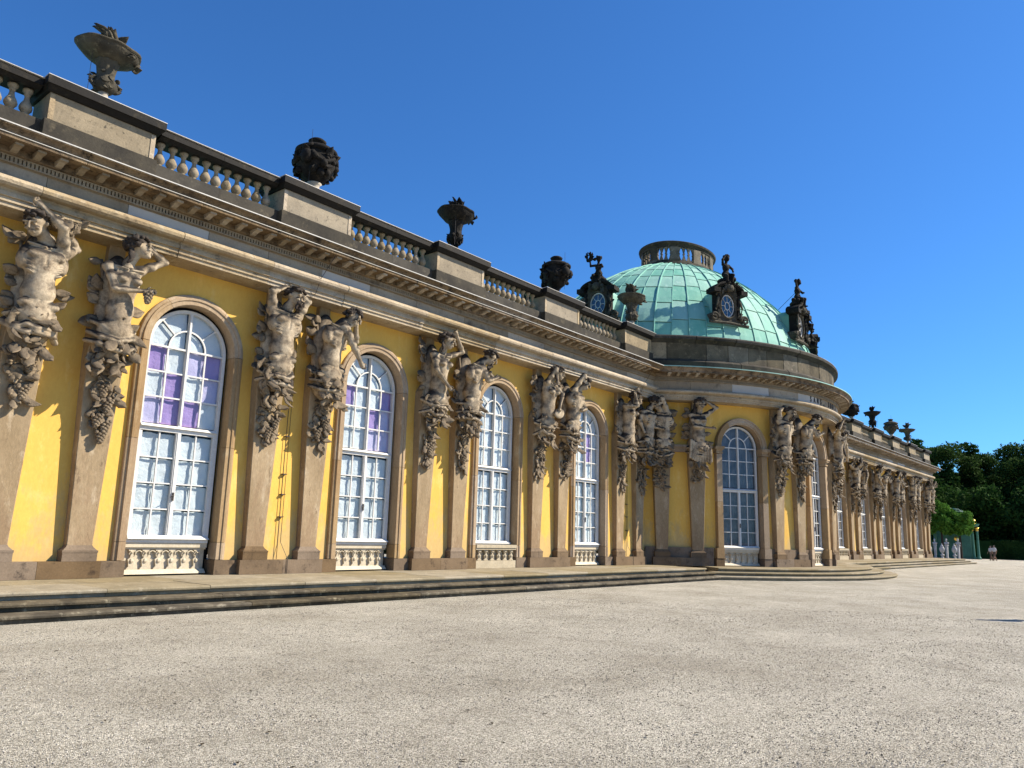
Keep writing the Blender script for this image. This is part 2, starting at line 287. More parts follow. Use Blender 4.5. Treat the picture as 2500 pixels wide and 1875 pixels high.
class SDF:
    def __init__(s, lo, hi, h):
        s.h = h; s.lo = np.array(lo, float); n = np.ceil((np.array(hi)-s.lo)/h).astype(int)+1
        g = [s.lo[i]+h*np.arange(n[i]) for i in range(3)]
        s.X, s.Y, s.Z = [a.astype(np.float32) for a in np.meshgrid(*g, indexing='ij')]; s.F = np.full(s.X.shape, 9., np.float32)
    def _win(s, c0, c1, pad):
        a = np.clip(((np.minimum(c0, c1)-pad-s.lo)/s.h).astype(int), 0, np.array(s.F.shape)-1); b = np.clip(((np.maximum(c0, c1)+pad-s.lo)/s.h).astype(int)+2, 1, np.array(s.F.shape))
        return tuple(slice(a[i], b[i]) for i in range(3))
    def _add(s, w, d, k, sub):
        f = s.F[w]
        if sub:
            hh = np.clip(.5-.5*(f+d)/k, 0, 1); s.F[w] = f*(1-hh)-d*hh+k*hh*(1-hh)
        else:
            hh = np.clip(.5+.5*(f-d)/k, 0, 1); s.F[w] = f*(1-hh)+d*hh-k*hh*(1-hh)
    def cap(s, a, b, r1, r2=None, k=.04, sub=False):
        r2 = r1 if r2 is None else r2; a = np.array(a, float); b = np.array(b, float); w = s._win(a, b, max(r1, r2)+k*2+.03)
        X, Y, Z = s.X[w]-a[0], s.Y[w]-a[1], s.Z[w]-a[2]; ba = b-a; t = np.clip((X*ba[0]+Y*ba[1]+Z*ba[2])/max(ba@ba, 1e-9), 0, 1)
        d = np.sqrt((X-t*ba[0])**2+(Y-t*ba[1])**2+(Z-t*ba[2])**2)-(r1+(r2-r1)*t); s._add(w, d, k, sub); return s
    def ell(s, c, r, rot=0, k=.04, sub=False, tilt=0):
        c = np.array(c, float); r = np.array(r if hasattr(r, '__len__') else (r, r, r), float); w = s._win(c, c, r.max()+k*2+.03)
        X, Y, Z = s.X[w]-c[0], s.Y[w]-c[1], s.Z[w]-c[2]
        if rot: co, si = math.cos(rot), math.sin(rot); X, Y = X*co+Y*si, -X*si+Y*co
        if tilt: co, si = math.cos(tilt), math.sin(tilt); X, Z = X*co+Z*si, -X*si+Z*co
        k0 = np.sqrt((X/r[0])**2+(Y/r[1])**2+(Z/r[2])**2)+1e-6; k1 = np.sqrt((X/r[0]**2)**2+(Y/r[1]**2)**2+(Z/r[2]**2)**2)+1e-6
        s._add(w, k0*(k0-1)/k1, k, sub); return s
    def rough(s, amp, fr_):
        s.F += amp*(np.sin(s.X*fr_+1.3*np.sin(s.Z*fr_*.7))*np.sin(s.Y*fr_*1.1+1)*np.sin(s.Z*fr_*.9+2*np.sin(s.X*fr_*.5))); return s
    def mesh(s, name):
        F = s.F; F[0] = F[-1] = 1; F[:, 0] = F[:, -1] = 1; F[:, :, 0] = F[:, :, -1] = 1
        V, Q = surface_nets(F, s.lo, s.h); me = bpy.data.meshes.new(name)
        me.vertices.add(len(V)); me.vertices.foreach_set('co', V.astype(np.float32).ravel()); me.loops.add(len(Q)*4); me.loops.foreach_set('vertex_index', Q.astype(np.int32).ravel())
        me.polygons.add(len(Q)); me.polygons.foreach_set('loop_start', np.arange(0, len(Q)*4, 4, dtype=np.int32)); me.update(calc_edges=True); me.validate()
        me.polygons.foreach_set('use_smooth', np.ones(len(me.polygons), bool)); return me

# leaves of stone (closed, bent, with a midrib)
def leaf(mb, c, size, az, tilt, rollv, curl=.5, wid=.42, thick=.02, lobes=0, rs=rng):
    nu, nv = 6, 4; u = np.linspace(0, 1, nu); v = np.linspace(-1, 1, nv+1); P = []
    for a in u:
        wv = wid*math.sin(math.pi*min(a*.92+.06, 1))**.8*(1+(.28*math.sin(a*lobes*math.pi*2) if lobes else 0))
        for b in v: P.append((b*wv, -curl*(a**2)*.6+.16*abs(b)*wv*2-.04+(.05*math.sin(6*a+3*b)), a))
    P = np.array(P)*size; P2 = P.copy(); P2[:, 1] += thick
    A = np.concatenate([P, P2]); cr, sr = math.cos(rollv), math.sin(rollv); ct, st_ = math.cos(tilt), math.sin(tilt); ca, sa = math.cos(az), math.sin(az)
    Rz = np.array([[cr, -sr, 0], [sr, cr, 0], [0, 0, 1]]); Ry = np.array([[ct, 0, st_], [0, 1, 0], [-st_, 0, ct]]); Rx = np.array([[1, 0, 0], [0, ca, -sa], [0, sa, ca]])
    A = A@(Ry@Rx@Rz).T+np.array(c); k = nv+1; n = nu*k; f = []
    for i in range(nu-1):
        for j in range(nv): q = (i*k+j, i*k+j+1, (i+1)*k+j+1, (i+1)*k+j); f.append(q); f.append(tuple(n+t for t in q[::-1]))
    ring = [j for j in range(k)]+[i*k+k-1 for i in range(1, nu)]+[(nu-1)*k+j for j in range(k-2, -1, -1)]+[i*k for i in range(nu-2, 0, -1)]
    f += [(ring[i], ring[(i+1) % len(ring)], n+ring[(i+1) % len(ring)], n+ring[i])[::-1] for i in range(len(ring))]
    mb.add(A, f)
def grapes(mb, c, s, rs):
    for i in range(26):
        t = i/26; r = s*(1-t)*.55+.02; a = i*2.4; mb.sph((c[0]+r*math.cos(a)*.9, c[1]-.03+r*math.sin(a)*.6, c[2]-s*2*t), .034*s/.12, 6, 4)
# ------------------------------------------------------------------ ground, steps
g = MB(); n = 60; xs = np.concatenate([np.linspace(-400, -10, 8), np.linspace(-8, 60, 35), np.linspace(65, 900, 20)]); ys = np.concatenate([np.linspace(-400, -25, 8), np.linspace(-22, 2, 25), np.linspace(10, 900, 12)])
V = [(x, y, GZ+(.02*math.sin(x*.7+y*.4)*math.sin(y*.9) if -18 < y < -5 and x < 60 else 0)) for x in xs for y in ys]
g.add(V, [(i*len(ys)+j, (i+1)*len(ys)+j, (i+1)*len(ys)+j+1, i*len(ys)+j+1) for i in range(len(xs)-1) for j in range(len(ys)-1)])
O('ground', g, 'gravel', kind='structure', smooth=True)
# loose pebbles near the camera
N = 60000
d_ = 3.5+16*rng.random(N)**1.15; a_ = R_(39.7)+(rng.random(N)-.5)*R_(76); px = d_*np.cos(a_); py = -16.569+d_*np.sin(a_)
k_ = py < -4.3; px, py, d_ = px[k_], py[k_], d_[k_]; m_ = len(px); sz = rng.uniform(.003, .009, m_)*(1+.4*(rng.random(m_) > .95))*(.8+d_*.03)
base = np.array([(1, 0, 0), (0, 1, 0), (-1, 0, 0), (0, -1, 0), (0, 0, .75), (0, 0, -.5)]); V = base[None]*sz[:, None, None]*rng.uniform(.6, 1.3, (m_, 6, 1)); an = rng.random(m_)*6.28
vx = V[..., 0]*np.cos(an)[:, None]-V[..., 1]*np.sin(an)[:, None]; vy = V[..., 0]*np.sin(an)[:, None]+V[..., 1]*np.cos(an)[:, None]
V = np.stack([vx+px[:, None], vy+py[:, None], V[..., 2]+GZ+.004+.02*(np.sin(px*.7+py*.4)*np.sin(py*.9)*(py > -18)*(py < -5))[:, None]], -1).reshape(-1, 3)
tri = np.array([(0, 1, 4), (1, 2, 4), (2, 3, 4), (3, 0, 4), (1, 0, 5), (2, 1, 5), (3, 2, 5), (0, 3, 5)]); T = (tri[None]+6*np.arange(m_)[:, None, None]).reshape(-1, 3)
me = bpy.data.meshes.new('loose_gravel'); me.vertices.add(len(V)); me.vertices.foreach_set('co', V.astype(np.float32).ravel()); me.loops.add(len(T)*3); me.loops.foreach_set('vertex_index', T.astype(np.int32).ravel())
me.polygons.add(len(T)); me.polygons.foreach_set('loop_start', np.arange(0, len(T)*3, 3, dtype=np.int32)); me.update(calc_edges=True)
pebm = bpy.data.materials.new('pebbles'); pebm.use_nodes = True; t = pebm.node_tree; gn = t.nodes.new('ShaderNodeNewGeometry'); rp = t.nodes.new('ShaderNodeValToRGB'); t.links.new(gn.outputs['Random Per Island'], rp.inputs[0]); t.links.new(rp.outputs[0], t.nodes['Principled BSDF'].inputs[0])
rp.color_ramp.elements[0].color = (.14, .125, .10, 1); rp.color_ramp.elements[1].color = (.56, .52, .45, 1); t.nodes['Principled BSDF'].inputs['Roughness'].default_value = .9
O('loose_gravel', me, pebm, kind='stuff')
lf = MB(); r = random.Random(31)
for i in range(420):
    d__ = 4+22*r.random()**1.3; a__ = R_(39.7)+(r.random()-.5)*R_(78); x, y = d__*math.cos(a__), -16.569+d__*math.sin(a__)
    if y > -3.8: continue
    z = GZ+.012+.02*(math.sin(x*.7+y*.4)*math.sin(y*.9) if -18 < y < -5 else 0); a = r.uniform(0, 6.28); L_ = r.uniform(.012, .032); c_, s__ = math.cos(a)*L_, math.sin(a)*L_
    lf.add([(x-c_, y-s__, z), (x+s__*.5, y-c_*.5, z+.006), (x+c_, y+s__, z+.004), (x-s__*.5, y+c_*.5, z+.008)], [(0, 1, 2, 3)])
M['litter'] = mat('dry_leaf', (.06, .04, .02), (.03, .025, .015), 20, bump=0)
O('fallen_leaves', lf, 'litter', kind='stuff')

ter = thing('stone_steps', 'x', 'x'); del ter['category']; ter['kind'] = 'structure'; ter['label'] = 'three long stone steps and terrace along the palace foot'
def slabprof(y0, y1, z, th=.13, nose=.04):   # y0 front, y1 back: tread slab with a rounded nose
    return [(y1, z-th), (y0+nose+.03, z-th), (y0+nose+.03, z-.066), (y0+.006, z-.060), (y0, z-.03), (y0+.012, z-.008), (y0+.035, z), (y1, z)]
levels = [(-2.68, 0), (-3.06, -.137), (-3.44, -.274)]
def wing_steps(xa, xb, seed, endcap):
    r = random.Random(seed)
    for li, (yf, z) in enumerate(levels):
        x = xa; 
        x_end = xb+(li*.38 if endcap else 0)
        back = .6 if li == 0 else yf+.5
        while x < x_end-.01:
            L = min(r.uniform(1.7, 2.3), x_end-x)
            if x_end-x-L < .6: L = x_end-x
            mb = MB(); dz = r.uniform(-.004, .004); dy = r.uniform(-.008, .008)
            mb.sweep(slabprof(yf+dy, (-1.25 if li == 0 else back), z+dz), [x+.004, x+L-.004], fs)
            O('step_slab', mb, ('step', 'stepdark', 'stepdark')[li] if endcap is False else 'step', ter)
            if li == 0:
                O('paving_slab', MB().box(x+.004+.3, x+L-.004+.3, -1.246, .62, -.12, r.uniform(-.004, -.001)), 'step', ter)
            x += L
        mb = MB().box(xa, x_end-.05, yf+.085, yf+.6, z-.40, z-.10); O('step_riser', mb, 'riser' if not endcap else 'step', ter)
wing_steps(-6, 28.95, 3, False); wing_steps(46.4, 81.3, 5, True)
rotR = [12.07, 12.57, 13.12]
for li, (Rr, z) in enumerate(zip(rotR, (0, -.137, -.274))):
    tmax = math.acos((YC+[2.9, 3.0, 3.35][li])/Rr)*1.0
    nseg = 11; ts = np.linspace(-tmax, tmax, nseg+1)
    for i in range(nseg):
        mb = MB(); yf = RB-Rr; back = 1.6-.0 if li == 0 else yf+.75
        mb.sweep(slabprof(yf, -.45 if li == 0 else back, z+.004), np.linspace(ts[i]+.0004, ts[i+1]-.0004, 6), fr); O('step_slab', mb, 'step', ter, smooth=False)
        if li == 0: O('paving_slab', MB().sweep([(-.446, -.12), (-.446, .003), (1.2, .003), (1.2, -.12)], np.linspace(ts[i]+.0004, ts[i+1]-.0004, 6), fr), 'step', ter)
    O('step_riser', MB().sweep([(yf+.055, z-.4), (yf+.055, z-.1), (yf+.9, z-.1), (yf+.9, z-.4)], np.linspace(-tmax, tmax, 40), fr), 'step', ter)

# ------------------------------------------------------------------ palace
pal = thing('palace', 'long yellow single-storey palace with arched windows and green copper dome', 'palace')
pairs_L = [(X0+(k)*S) for k in (-1.5, -.5, .5, 1.5, 2.5, 3.5)]; wins_L = [X0+i*S for i in (-1, 0, 1, 2, 3)]
mir = lambda x: 2*XR-x
pairs_R = [mir(X0+k*S) for k in (3.5, 2.5, 1.5, .5, -.5, -1.5, -2.5)]; wins_R = [mir(X0+i*S) for i in (3, 2, 1, 0, -1, -2)]
YW = .27; ZT = 6.9; SPR = 5.055
def wall_face(cx, a, b, half, fn, scale=1.0):   # yellow wall with an arched opening, cx centre, from a to b
    mb = MB(); r = half; n = 20; y = YW
    arc = [(cx+r*math.cos(t), SPR+r*math.sin(t)) for t in np.linspace(0, math.pi, n+1)]
    def q(p): mb.add([fn(x*scale if scale != 1 else x, yy, z) for x, yy, z in p], [tuple(range(len(p)))])
    for (x0, x1) in ((a, cx-r), (cx+r, b)):
        m = 4 if scale != 1 else 1; xx = np.linspace(x0, x1, m+1)
        for i in range(m): q([(xx[i], y, 0), (xx[i+1], y, 0), (xx[i+1], y, SPR), (xx[i], y, SPR)]); q([(xx[i], y, SPR), (xx[i+1], y, SPR), (xx[i+1], y, ZT), (xx[i], y, ZT)])
    for i in range(n):
        (xa, za), (xb, zb) = arc[i], arc[i+1]; q([(xb, y, zb), (xa, y, za), (xa, y, ZT), (xb, y, ZT)])
    return mb
HO = 1.10   # hole hidden behind the surround
def surround(parent, loc, rz, rotunda=False, tint='tan'):
    P = [(0, .50), (0, .19), (.012, .17), (.10, .17), (.115, .145), (.165, .145), (.18, .175), (.235, .195), (.25, .215), (.25, .30)]
    if rotunda: P = [(0, .50), (0, .17), (.05, .165), (.06, .13), (.20, .13), (.21, .10), (.255, .10), (.265, .13), (.27, .3)]
    r0 = 1.02
    def seg(path): 
        mb = MB(); k = len(P); v = []
        for (x, z, nx, nz) in path:
            for (d, y) in P: v.append((x+nx*d, y, z+nz*d))
        mb.add(v, [(i*k+j, i*k+j+1, (i+1)*k+j+1, (i+1)*k+j) for i in range(len(path)-1) for j in range(k-1)]+[tuple(range(k)), tuple(range((len(path)-1)*k, len(path)*k))[::-1]]); return mb
    cuts = [.336, .72, 2.9, SPR]
    if not rotunda:
        for s_ in (-1, 1):
            for a, b in zip(cuts[:-1], cuts[1:]): O('surround_stone', seg([(s_*r0, a+.004, s_, 0), (s_*r0, b-.004, s_, 0)]), tint, parent, loc, rz)
    else:
        for s_ in (-1, 1):
            x0, x1 = sorted((s_*r0, s_*(r0+.27)))
            for a, b in ((.76, 2.7), (2.7, 4.72)): O('surround_stone', MB().box(x0, x1, .15, .5, a+.004, b-.004), tint, parent, loc, rz)
            mb = MB(); xo0, xo1 = sorted((s_*(r0-.02), s_*(r0+.31)))
            mb.box(xo0, xo1, .11, .5, 4.74, 4.80); mb.frus((xo0+.02, xo1-.02, .14, .5), 4.80, (xo0-.0, xo1+.0, .10, .5), 4.92); mb.box(xo0-.05*(s_ < 0)-.03, xo1+.05*(s_ > 0)+.03, .05, .5, 4.92, 4.99); mb.box(xo0-.06, xo1+.06, .02, .5, 4.99, 5.05)
            O('impost_capital', mb, tint, parent, loc, rz)
    for a, b in ((0, 55), (55, 125), (125, 180)):
        th = np.radians(np.linspace(a+.2, b-.2, 9)); O('arch_stone', seg([(r0*math.cos(t), SPR+r0*math.sin(t)+(.004), math.cos(t), math.sin(t)) for t in th]), tint, parent, loc, rz)
    for s_ in (-1, 1):
        x0, x1 = sorted((s_*1.005, s_*(1.64 if not rotunda else 1.40))); O('plinth_block', MB().box(x0, x1, .15, .6, .002, .33), 'block', parent, loc, rz)
        if rotunda: x0, x1 = sorted((s_*1.012, s_*1.37)); O('plinth_block', MB().box(x0, x1, .135, .6, .334, .755), 'tan', parent, loc, rz)

def window_frame_mesh():
    mb = MB(); hw = .95; y0, y1 = .44, .54
    for s_ in (-1, 1): x0, x1 = sorted((s_*hw, s_*(hw-.075))); mb.box(x0, x1, y0, y1, .74, SPR)
    def ring(ra, rb, a, b, n, ya, yb, cz=SPR+.0):
        v = []; 
        for t in np.radians(np.linspace(a, b, n+1)):
            for r in (ra, rb):
                for y in (ya, yb): v.append((r*math.cos(t), y, cz+r*math.sin(t)))
        f = []
        for i in range(n): o = i*4; f += [(o, o+4, o+6, o+2), (o+1, o+3, o+7, o+5), (o, o+1, o+5, o+4), (o+2, o+6, o+7, o+3)]
        f += [(0, 2, 3, 1), (n*4, n*4+1, n*4+3, n*4+2)]; mb.add(v, f)
    ring(.875, .95, 0, 180, 28, y0, y1)
    ring(.42, .455, 0, 180, 18, .465, .50, SPR+.02)
    for a in (42, 138):
        t = R_(a); d = Vector((math.cos(t), 0, math.sin(t))); p = Vector((-d.z, 0, d.x))*.017
        v = [(c.x, y, c.z+SPR+.02) for r in (.45, .88) for c in (d*r-p, d*r+p) for y in (.467, .50)]; mb.add(v, [(0, 2, 3, 1), (4, 5, 7, 6), (0, 1, 5, 4), (2, 6, 7, 3), (0, 4, 6, 2), (1, 3, 7, 5)])
    mb.box(-.038, .038, .445, .52, 3.28, SPR+.88); mb.box(-.022, .022, .425, .445, 3.33, SPR+.87)
    mb.box(-.875, .875, .455, .52, SPR-.022, SPR+.022)
    for s_ in (-1, 1):
        mb.box(*sorted((s_*.435, s_*.47)), .462, .502, 3.33, SPR)
        mb.box(*sorted((s_*.415, s_*.445)), .462, .502, .86, 3.12)
        mb.box(*sorted((s_*.006, s_*.055)), .44, .52, .83, 3.14); mb.box(*sorted((s_*.83, s_*.90)), .447, .52, .83, 3.14)
    mb.box(-.03, .03, .425, .44, .83, 3.14)
    for z in (.86+.565, .86+1.13, .86+1.695): mb.box(-.83, -.055, .466, .50, z-.015, z+.015); mb.box(.055, .83, .466, .50, z-.015, z+.015)
    for z in (3.33+.575, 3.33+1.15): mb.box(-.875, -.045, .466, .50, z-.017, z+.017); mb.box(.045, .875, .466, .50, z-.017, z+.017)
    mb.box(-.90, .90, .43, .54, 3.13, 3.22); mb.frus((-.90, .90, .37, .54), 3.22, (-.90, .90, .43, .54), 3.28)
    mb.box(-.93, .93, .40, .56, .70, .78); mb.frus((-.93, .93, .33, .56), .78, (-.90, .90, .43, .56), .86)
    return mb.mesh('window')
WF = window_frame_mesh()
PANES = []   # (polygon points x,z)
for r in range(4):
    z0 = .878+r*.565; 
    for (a, b) in ((-.83, -.447), (-.413, -.055), (.055, .413), (.447, .83)): PANES.append(('low', r, [(a, z0), (b, z0), (b, z0+.53), (a, z0+.53)]))
for r in range(3):
    z0 = 3.34+r*.578
    for (a, b) in ((-.875, -.47), (-.435, -.045), (.045, .435), (.47, .875)): PANES.append(('up', r, [(a, z0), (b, z0), (b, z0+.542), (a, z0+.542)]))
def sector(ra, rb, a, b):
    th = np.radians(np.linspace(a, b, 7)); out = [(rb*math.cos(t), SPR+.02+rb*math.sin(t)) for t in th]
    return out+([(ra*math.cos(t), SPR+.02+ra*math.sin(t)) for t in th[::-1]] if ra > .05 else [(.04 if a < 90 else -.04, SPR+.02)])
for a, b in ((0, 42), (42, 87), (93, 138), (138, 180)): PANES.append(('fan', 0, sector(.455, .875, a+1, b-1)))
for a, b in ((0, 84), (96, 180)): PANES.append(('fan', 1, sector(0, .42, a+1, b-1)))
PM = []; PP = []
for (kd, r, pl) in PANES:
    me = bpy.data.meshes.new('pane'); me.from_pydata([(x, .487, z) for x, z in pl], [], [tuple(range(len(pl)))]); me.update(); PM.append(me)
    if kd == 'fan': me = bpy.data.meshes.new('paper_sheet'); me.from_pydata([(x, .555, z) for x, z in pl], [], [tuple(range(len(pl)))]); me.update(); PP.append(me); continue
    (x0, z0), (x1, _), (_, z1), _ = pl; x0 -= .03; x1 += .03; z0 -= .03; z1 += (.03 if kd == 'up' else -.02); mb = MB(); nn = 6; r_ = random.Random(len(PP)*7)
    ph = r_.uniform(0, 6); sag = r_.uniform(.0, .02)
    v = [(x, .555+.010*math.sin(x*17+z*5+ph)+.006*math.sin(z*23+ph), z-(sag*math.cos((x-x0)/(x1-x0)*6.28) if z > (z0+z1)/2 and kd == 'low' else 0)) for z in np.linspace(z0, z1, nn) for x in np.linspace(x0, x1, nn)]
    mb.add(v, [(j*nn+i, j*nn+i+1, (j+1)*nn+i+1, (j+1)*nn+i) for j in range(nn-1) for i in range(nn-1)]); PP.append(mb.mesh('paper_sheet', True))
allp = MB()
for (kd, r, pl) in PANES: allp.add([(x, .487, z) for x, z in pl], [tuple(range(len(pl)))])
ALLP = allp.mesh('glazing')
def relief(door=True):
    mb = MB(); nu = 6; ux = 1.76/nu; y = .46 if door else .20
    hw = .93 if door else 1.0; ux = 2*(hw-.05)/nu
    if door:
        mb.box(-hw, hw, y+.065, y+.12, .035, .70); mb.box(-hw, hw, y-.04, y+.04, .60, .70); mb.box(-hw, hw, y, y+.04, .56, .60); mb.frus((-hw, hw, y-.09, y+.04), .035, (-hw, hw, y, y+.04), .13); zb = .13
    else:
        mb.box(-hw, hw, y-.06, y+.22, .64, .74); mb.box(-hw, hw, y-.03, y+.18, .58, .64); mb.box(-hw, hw, y+.10, y+.2, .24, .6); zb = .25
    for i in range(nu):
        cx = -hw+.05+ux*(i+.5); 
        pr = [(.10, 0), (.09, .03), (.052, .07), (.065, .16), (.080, .22), (.036, .26), (.026, .31), (.036, .36), (.065, .40), (.09, .44)]
        sc_ = (.56-zb)/.44
        for (w0, z0), (w1, z1) in zip(pr[:-1], pr[1:]):
            if z1 > z0: mb.frus((cx-w0, cx+w0, y+.005, y+.07), zb+z0*sc_, (cx-w1, cx+w1, y+.005, y+.07), zb+z1*sc_)
        mb.sph((cx, y, zb+.19*sc_), (.05, .03, .05), 6, 4); mb.tube([(cx-.07, y, zb+.33*sc_), (cx-.045, y-.01, zb+.40*sc_), (cx, y-.015, zb+.36*sc_), (cx+.045, y-.01, zb+.40*sc_), (cx+.07, y, zb+.33*sc_)], .014, 5)
        bx = cx+ux/2
        if i < nu-1: mb.tube([(bx-ux*.32, y+.02, zb+.27), (bx-ux*.2, y+.02, zb+.37), (bx, y+.02, zb+.40), (bx+ux*.2, y+.02, zb+.37), (bx+ux*.32, y+.02, zb+.27)], .016, 5)
    return mb
RD = relief(True).mesh('carved_panel'); RB_ = relief(False).mesh('balustrade_panel'); RBB = MB().box(-1.0, 1.0, .17, .40, 0.002, .24).mesh('panel_base')
handle = MB().tube([(0, .41, 1.72), (0, .37, 1.74), (-.05, .36, 1.72), (-.09, .36, 1.69)], .010, 6).box(-.018, .018, .40, .425, 1.62, 1.80).mesh('handle')
def window(x, rz=0, loc=None, kind='door', sheet=None, panes=True, rotunda=False, papers=True):
    loc = loc or (x, 0, 0)
    wn = O('window', WF, 'white', pal, loc, rz)
    if rotunda: wn['label'] = 'arched window of the round bow with dark glass'
    if panes:
        for i, (me, pp) in enumerate(zip(PM, PP)):
            kd, r, _ = PANES[i]; O('pane', me, None, wn).data.materials or me.materials.append(M['glassdark' if rotunda else 'glass'])
            if papers:
                m = 'paper'
                if kd == 'low' or kd == 'fan' and i % 2: m = 'paper'
                if kd == 'fan' and r == 1: m = 'paper2'
                if kd == 'up': m = (sheet or {}).get((2-r, (i-16) % 4), 'paper2' if (i*7) % 3 == 0 else 'paper')
                o = bpy.data.objects.new('paper_sheet', pp.copy()); o.data.materials.clear(); o.data.materials.append(M[m]); col.objects.link(o); o.parent = wn
                if m in ('purple', 'lilac'): o['label'] = 'purple paper sheet' if m == 'purple' else 'pale lilac paper sheet'
    else: O('glazing', ALLP, 'glass', wn)
    if rotunda or not papers:
        mb = MB(); xs = np.linspace(-.98, .98, 60); 
        v = [(x, .62+.025*math.sin(x*26)+.012*math.sin(x*61+z), z) for z in (.7, 3, 6.05) for x in xs]; mb.add(v, [(j*60+i, j*60+i+1, (j+1)*60+i+1, (j+1)*60+i) for j in range(2) for i in range(59)])
        O('curtain', mb, 'curtain', wn, smooth=True)
    if kind == 'door': O('carved_panel', RD, 'white' if rotunda else 'cream', wn); O('handle', handle, 'iron', wn)
    else: O('balustrade_panel', RB_, 'stonelite', wn); O('panel_base', RBB, 'stonelite', wn)
    O('reveal_back', MB().box(-1.12, 1.12, .70, .74, 0, 6.2), 'room', wn)
    return wn
W1 = {(0, 0): 'purple', (0, 2): 'lilac', (0, 3): 'purple', (1, 1): 'purple', (1, 3): 'lilac', (2, 0): 'lilac', (2, 1): 'purple', (2, 2): 'purple'}
W2 = {(0, 0): 'purple', (0, 3): 'purple', (1, 2): 'purple', (1, 3): 'lilac', (2, 2): 'lilac', (2, 3): 'lilac'}
W4 = {(0, 2): 'lilac', (1, 2): 'purple', (2, 2): 'paper2'}
# rows counted from the top here: 0 is just under the spring line
W4 = {(0, 2): 'purple', (1, 2): 'purple'}
for i, x in enumerate(wins_L):
    window(x, kind='panel' if i == 3 else 'door', sheet={1: W1, 2: W2, 4: W4}.get(i), panes=i > 0)
    surround(pal, (x, 0, 0), 0)
for x in wins_R: window(x, kind='panel', panes=False, papers=False); surround(pal, (x, 0, 0), 0)
for a in (0, -31.06, 31.06): l, rz = rot_loc(a); window(0, rz, l, panes=a <= 0, rotunda=True, papers=False); surround(pal, l, rz, True)
# walls
for xs_, ps, e0, e1 in ((wins_L, pairs_L, -6, 29.3), (wins_R, pairs_R, 46.04, 81.55)):
    ed = [e0]+list(ps)+[e1]
    mids = sorted(ps)
    for x in sorted(xs_):
        a = max([p for p in mids if p < x], default=e0); b = min([p for p in mids if p > x], default=e1); O('wall', wall_face(x, a, b, HO, fs), 'plaster', pal)
O('wall', MB().add([(-6, YW, 0), (pairs_L[0], YW, 0), (pairs_L[0], YW, ZT), (-6, YW, ZT)], [(0, 1, 2, 3)]), 'plaster', pal)
O('wall', MB().add([(pairs_L[-1], YW, 0), (29.3, YW, 0), (29.3, YW, ZT), (pairs_L[-1], YW, ZT)], [(0, 1, 2, 3)]), 'plaster', pal)
O('wall', MB().add([(46.04, YW, 0), (pairs_R[0], YW, 0), (pairs_R[0], YW, ZT), (46.04, YW, ZT)], [(0, 1, 2, 3)]), 'plaster', pal)
O('wall', MB().add([(pairs_R[-1], YW, 0), (81.55, YW, 0), (81.55, YW, ZT), (pairs_R[-1], YW, ZT), (81.55, 12, 0), (81.55, 12, ZT)], [(0, 1, 2, 3), (1, 4, 5, 2)]), 'plaster', pal)
RW = RB-YW
for a, b, c in ((-16.12, 16.12, 0), (-46.2, -16.12, -31.06), (16.12, 46.2, 31.06)):
    mb = wall_face(R_(c)*RW, R_(a)*RW, R_(b)*RW, HO, fr, 1/RW); O('wall', mb, 'plaster', pal)
for s_ in (-1, 1): O('wall', MB().sweep([(YW, 0), (YW, ZT)], sorted(R_(t)*s_ for t in np.linspace(46.2, 55.8, 6)), fr, False), 'plaster', pal)
# string course and base band of the bow
def band(name, prof, m, segs):
    for a, b in segs: O(name, MB().sweep(prof, np.radians(np.linspace(a, b, 8)), fr), m, pal)
gaps = [(-55.5, -39.2), (-22.9, -8.1), (8.1, 22.9), (39.2, 55.5)]
band('string_course', [(.30, 4.74), (.17, 4.74), (.17, 4.80), (.13, 4.92), (.08, 4.95), (.08, 5.05), (.30, 5.05)], 'tan', gaps)
band('base_course', [(.30, .002), (.16, .002), (.16, .75), (.30, .75)], 'block', gaps)

# pilaster pairs
def pil_meshes():
    out = {}
    mb = MB(); mb.box(-.33, .33, .03, YW+.05, .332, .50); mb.frus((-.34, .34, .025, YW+.05), .50, (-.34, .34, .025, YW+.05), .545); mb.frus((-.325, .325, .035, YW+.05), .545, (-.27, .27, .07, YW+.05), .60); mb.frus((-.265, .265, .075, YW+.05), .60, (-.24, .24, .095, YW+.05), .645)
    out['base'] = mb.mesh('pilaster_base')
    mb = MB(); zs = [.645, 1.8, 3.0, 4.4, 5.2, 5.45, 6.9]; ws = [.245, .28, .32, .37, .36, .19, .17]; ys = [.10, .07, .04, -.01, -.06, .10, .10]
    v = []; 
    for z, w_, y in zip(zs, ws, ys):
        c = .012; v += [(-w_, YW+.05, z), (-w_, y+c, z), (-w_+c, y, z), (w_-c, y, z), (w_, y+c, z), (w_, YW+.05, z)]
    mb.add(v, [(i*6+j, i*6+j+1, (i+1)*6+j+1, (i+1)*6+j) for i in range(6) for j in range(5)]+[tuple(range(6))]); out['shaft'] = mb.mesh('pilaster_shaft')
    return out
PL = pil_meshes()
def pair(loc, rz):
    c, s_ = math.cos(rz), math.sin(rz); at = lambda x, y=0, z=0: (loc[0]+c*x-s_*y, loc[1]+s_*x+c*y, z)
    O('plinth_block', MB().box(-1.17, -.003, 0, .4, .002, .33), 'block', pal, loc, rz); O('plinth_block', MB().box(.003, 1.17, 0, .4, .002, .33), 'block', pal, loc, rz)
    for x in (-.76, .76):
        O('pilaster_base', PL['base'], 'block', pal, at(x), rz); O('pilaster_shaft', PL['shaft'], 'shaft', pal, at(x), rz)
    return at
FIG = []    # (location, rotation) for every figure
for x in pairs_L+pairs_R:
    at = pair((x, 0, 0), 0); FIG += [(at(-.76), 0), (at(.76), 0)]
NF_L = len(pairs_L)*2; FIGR = []
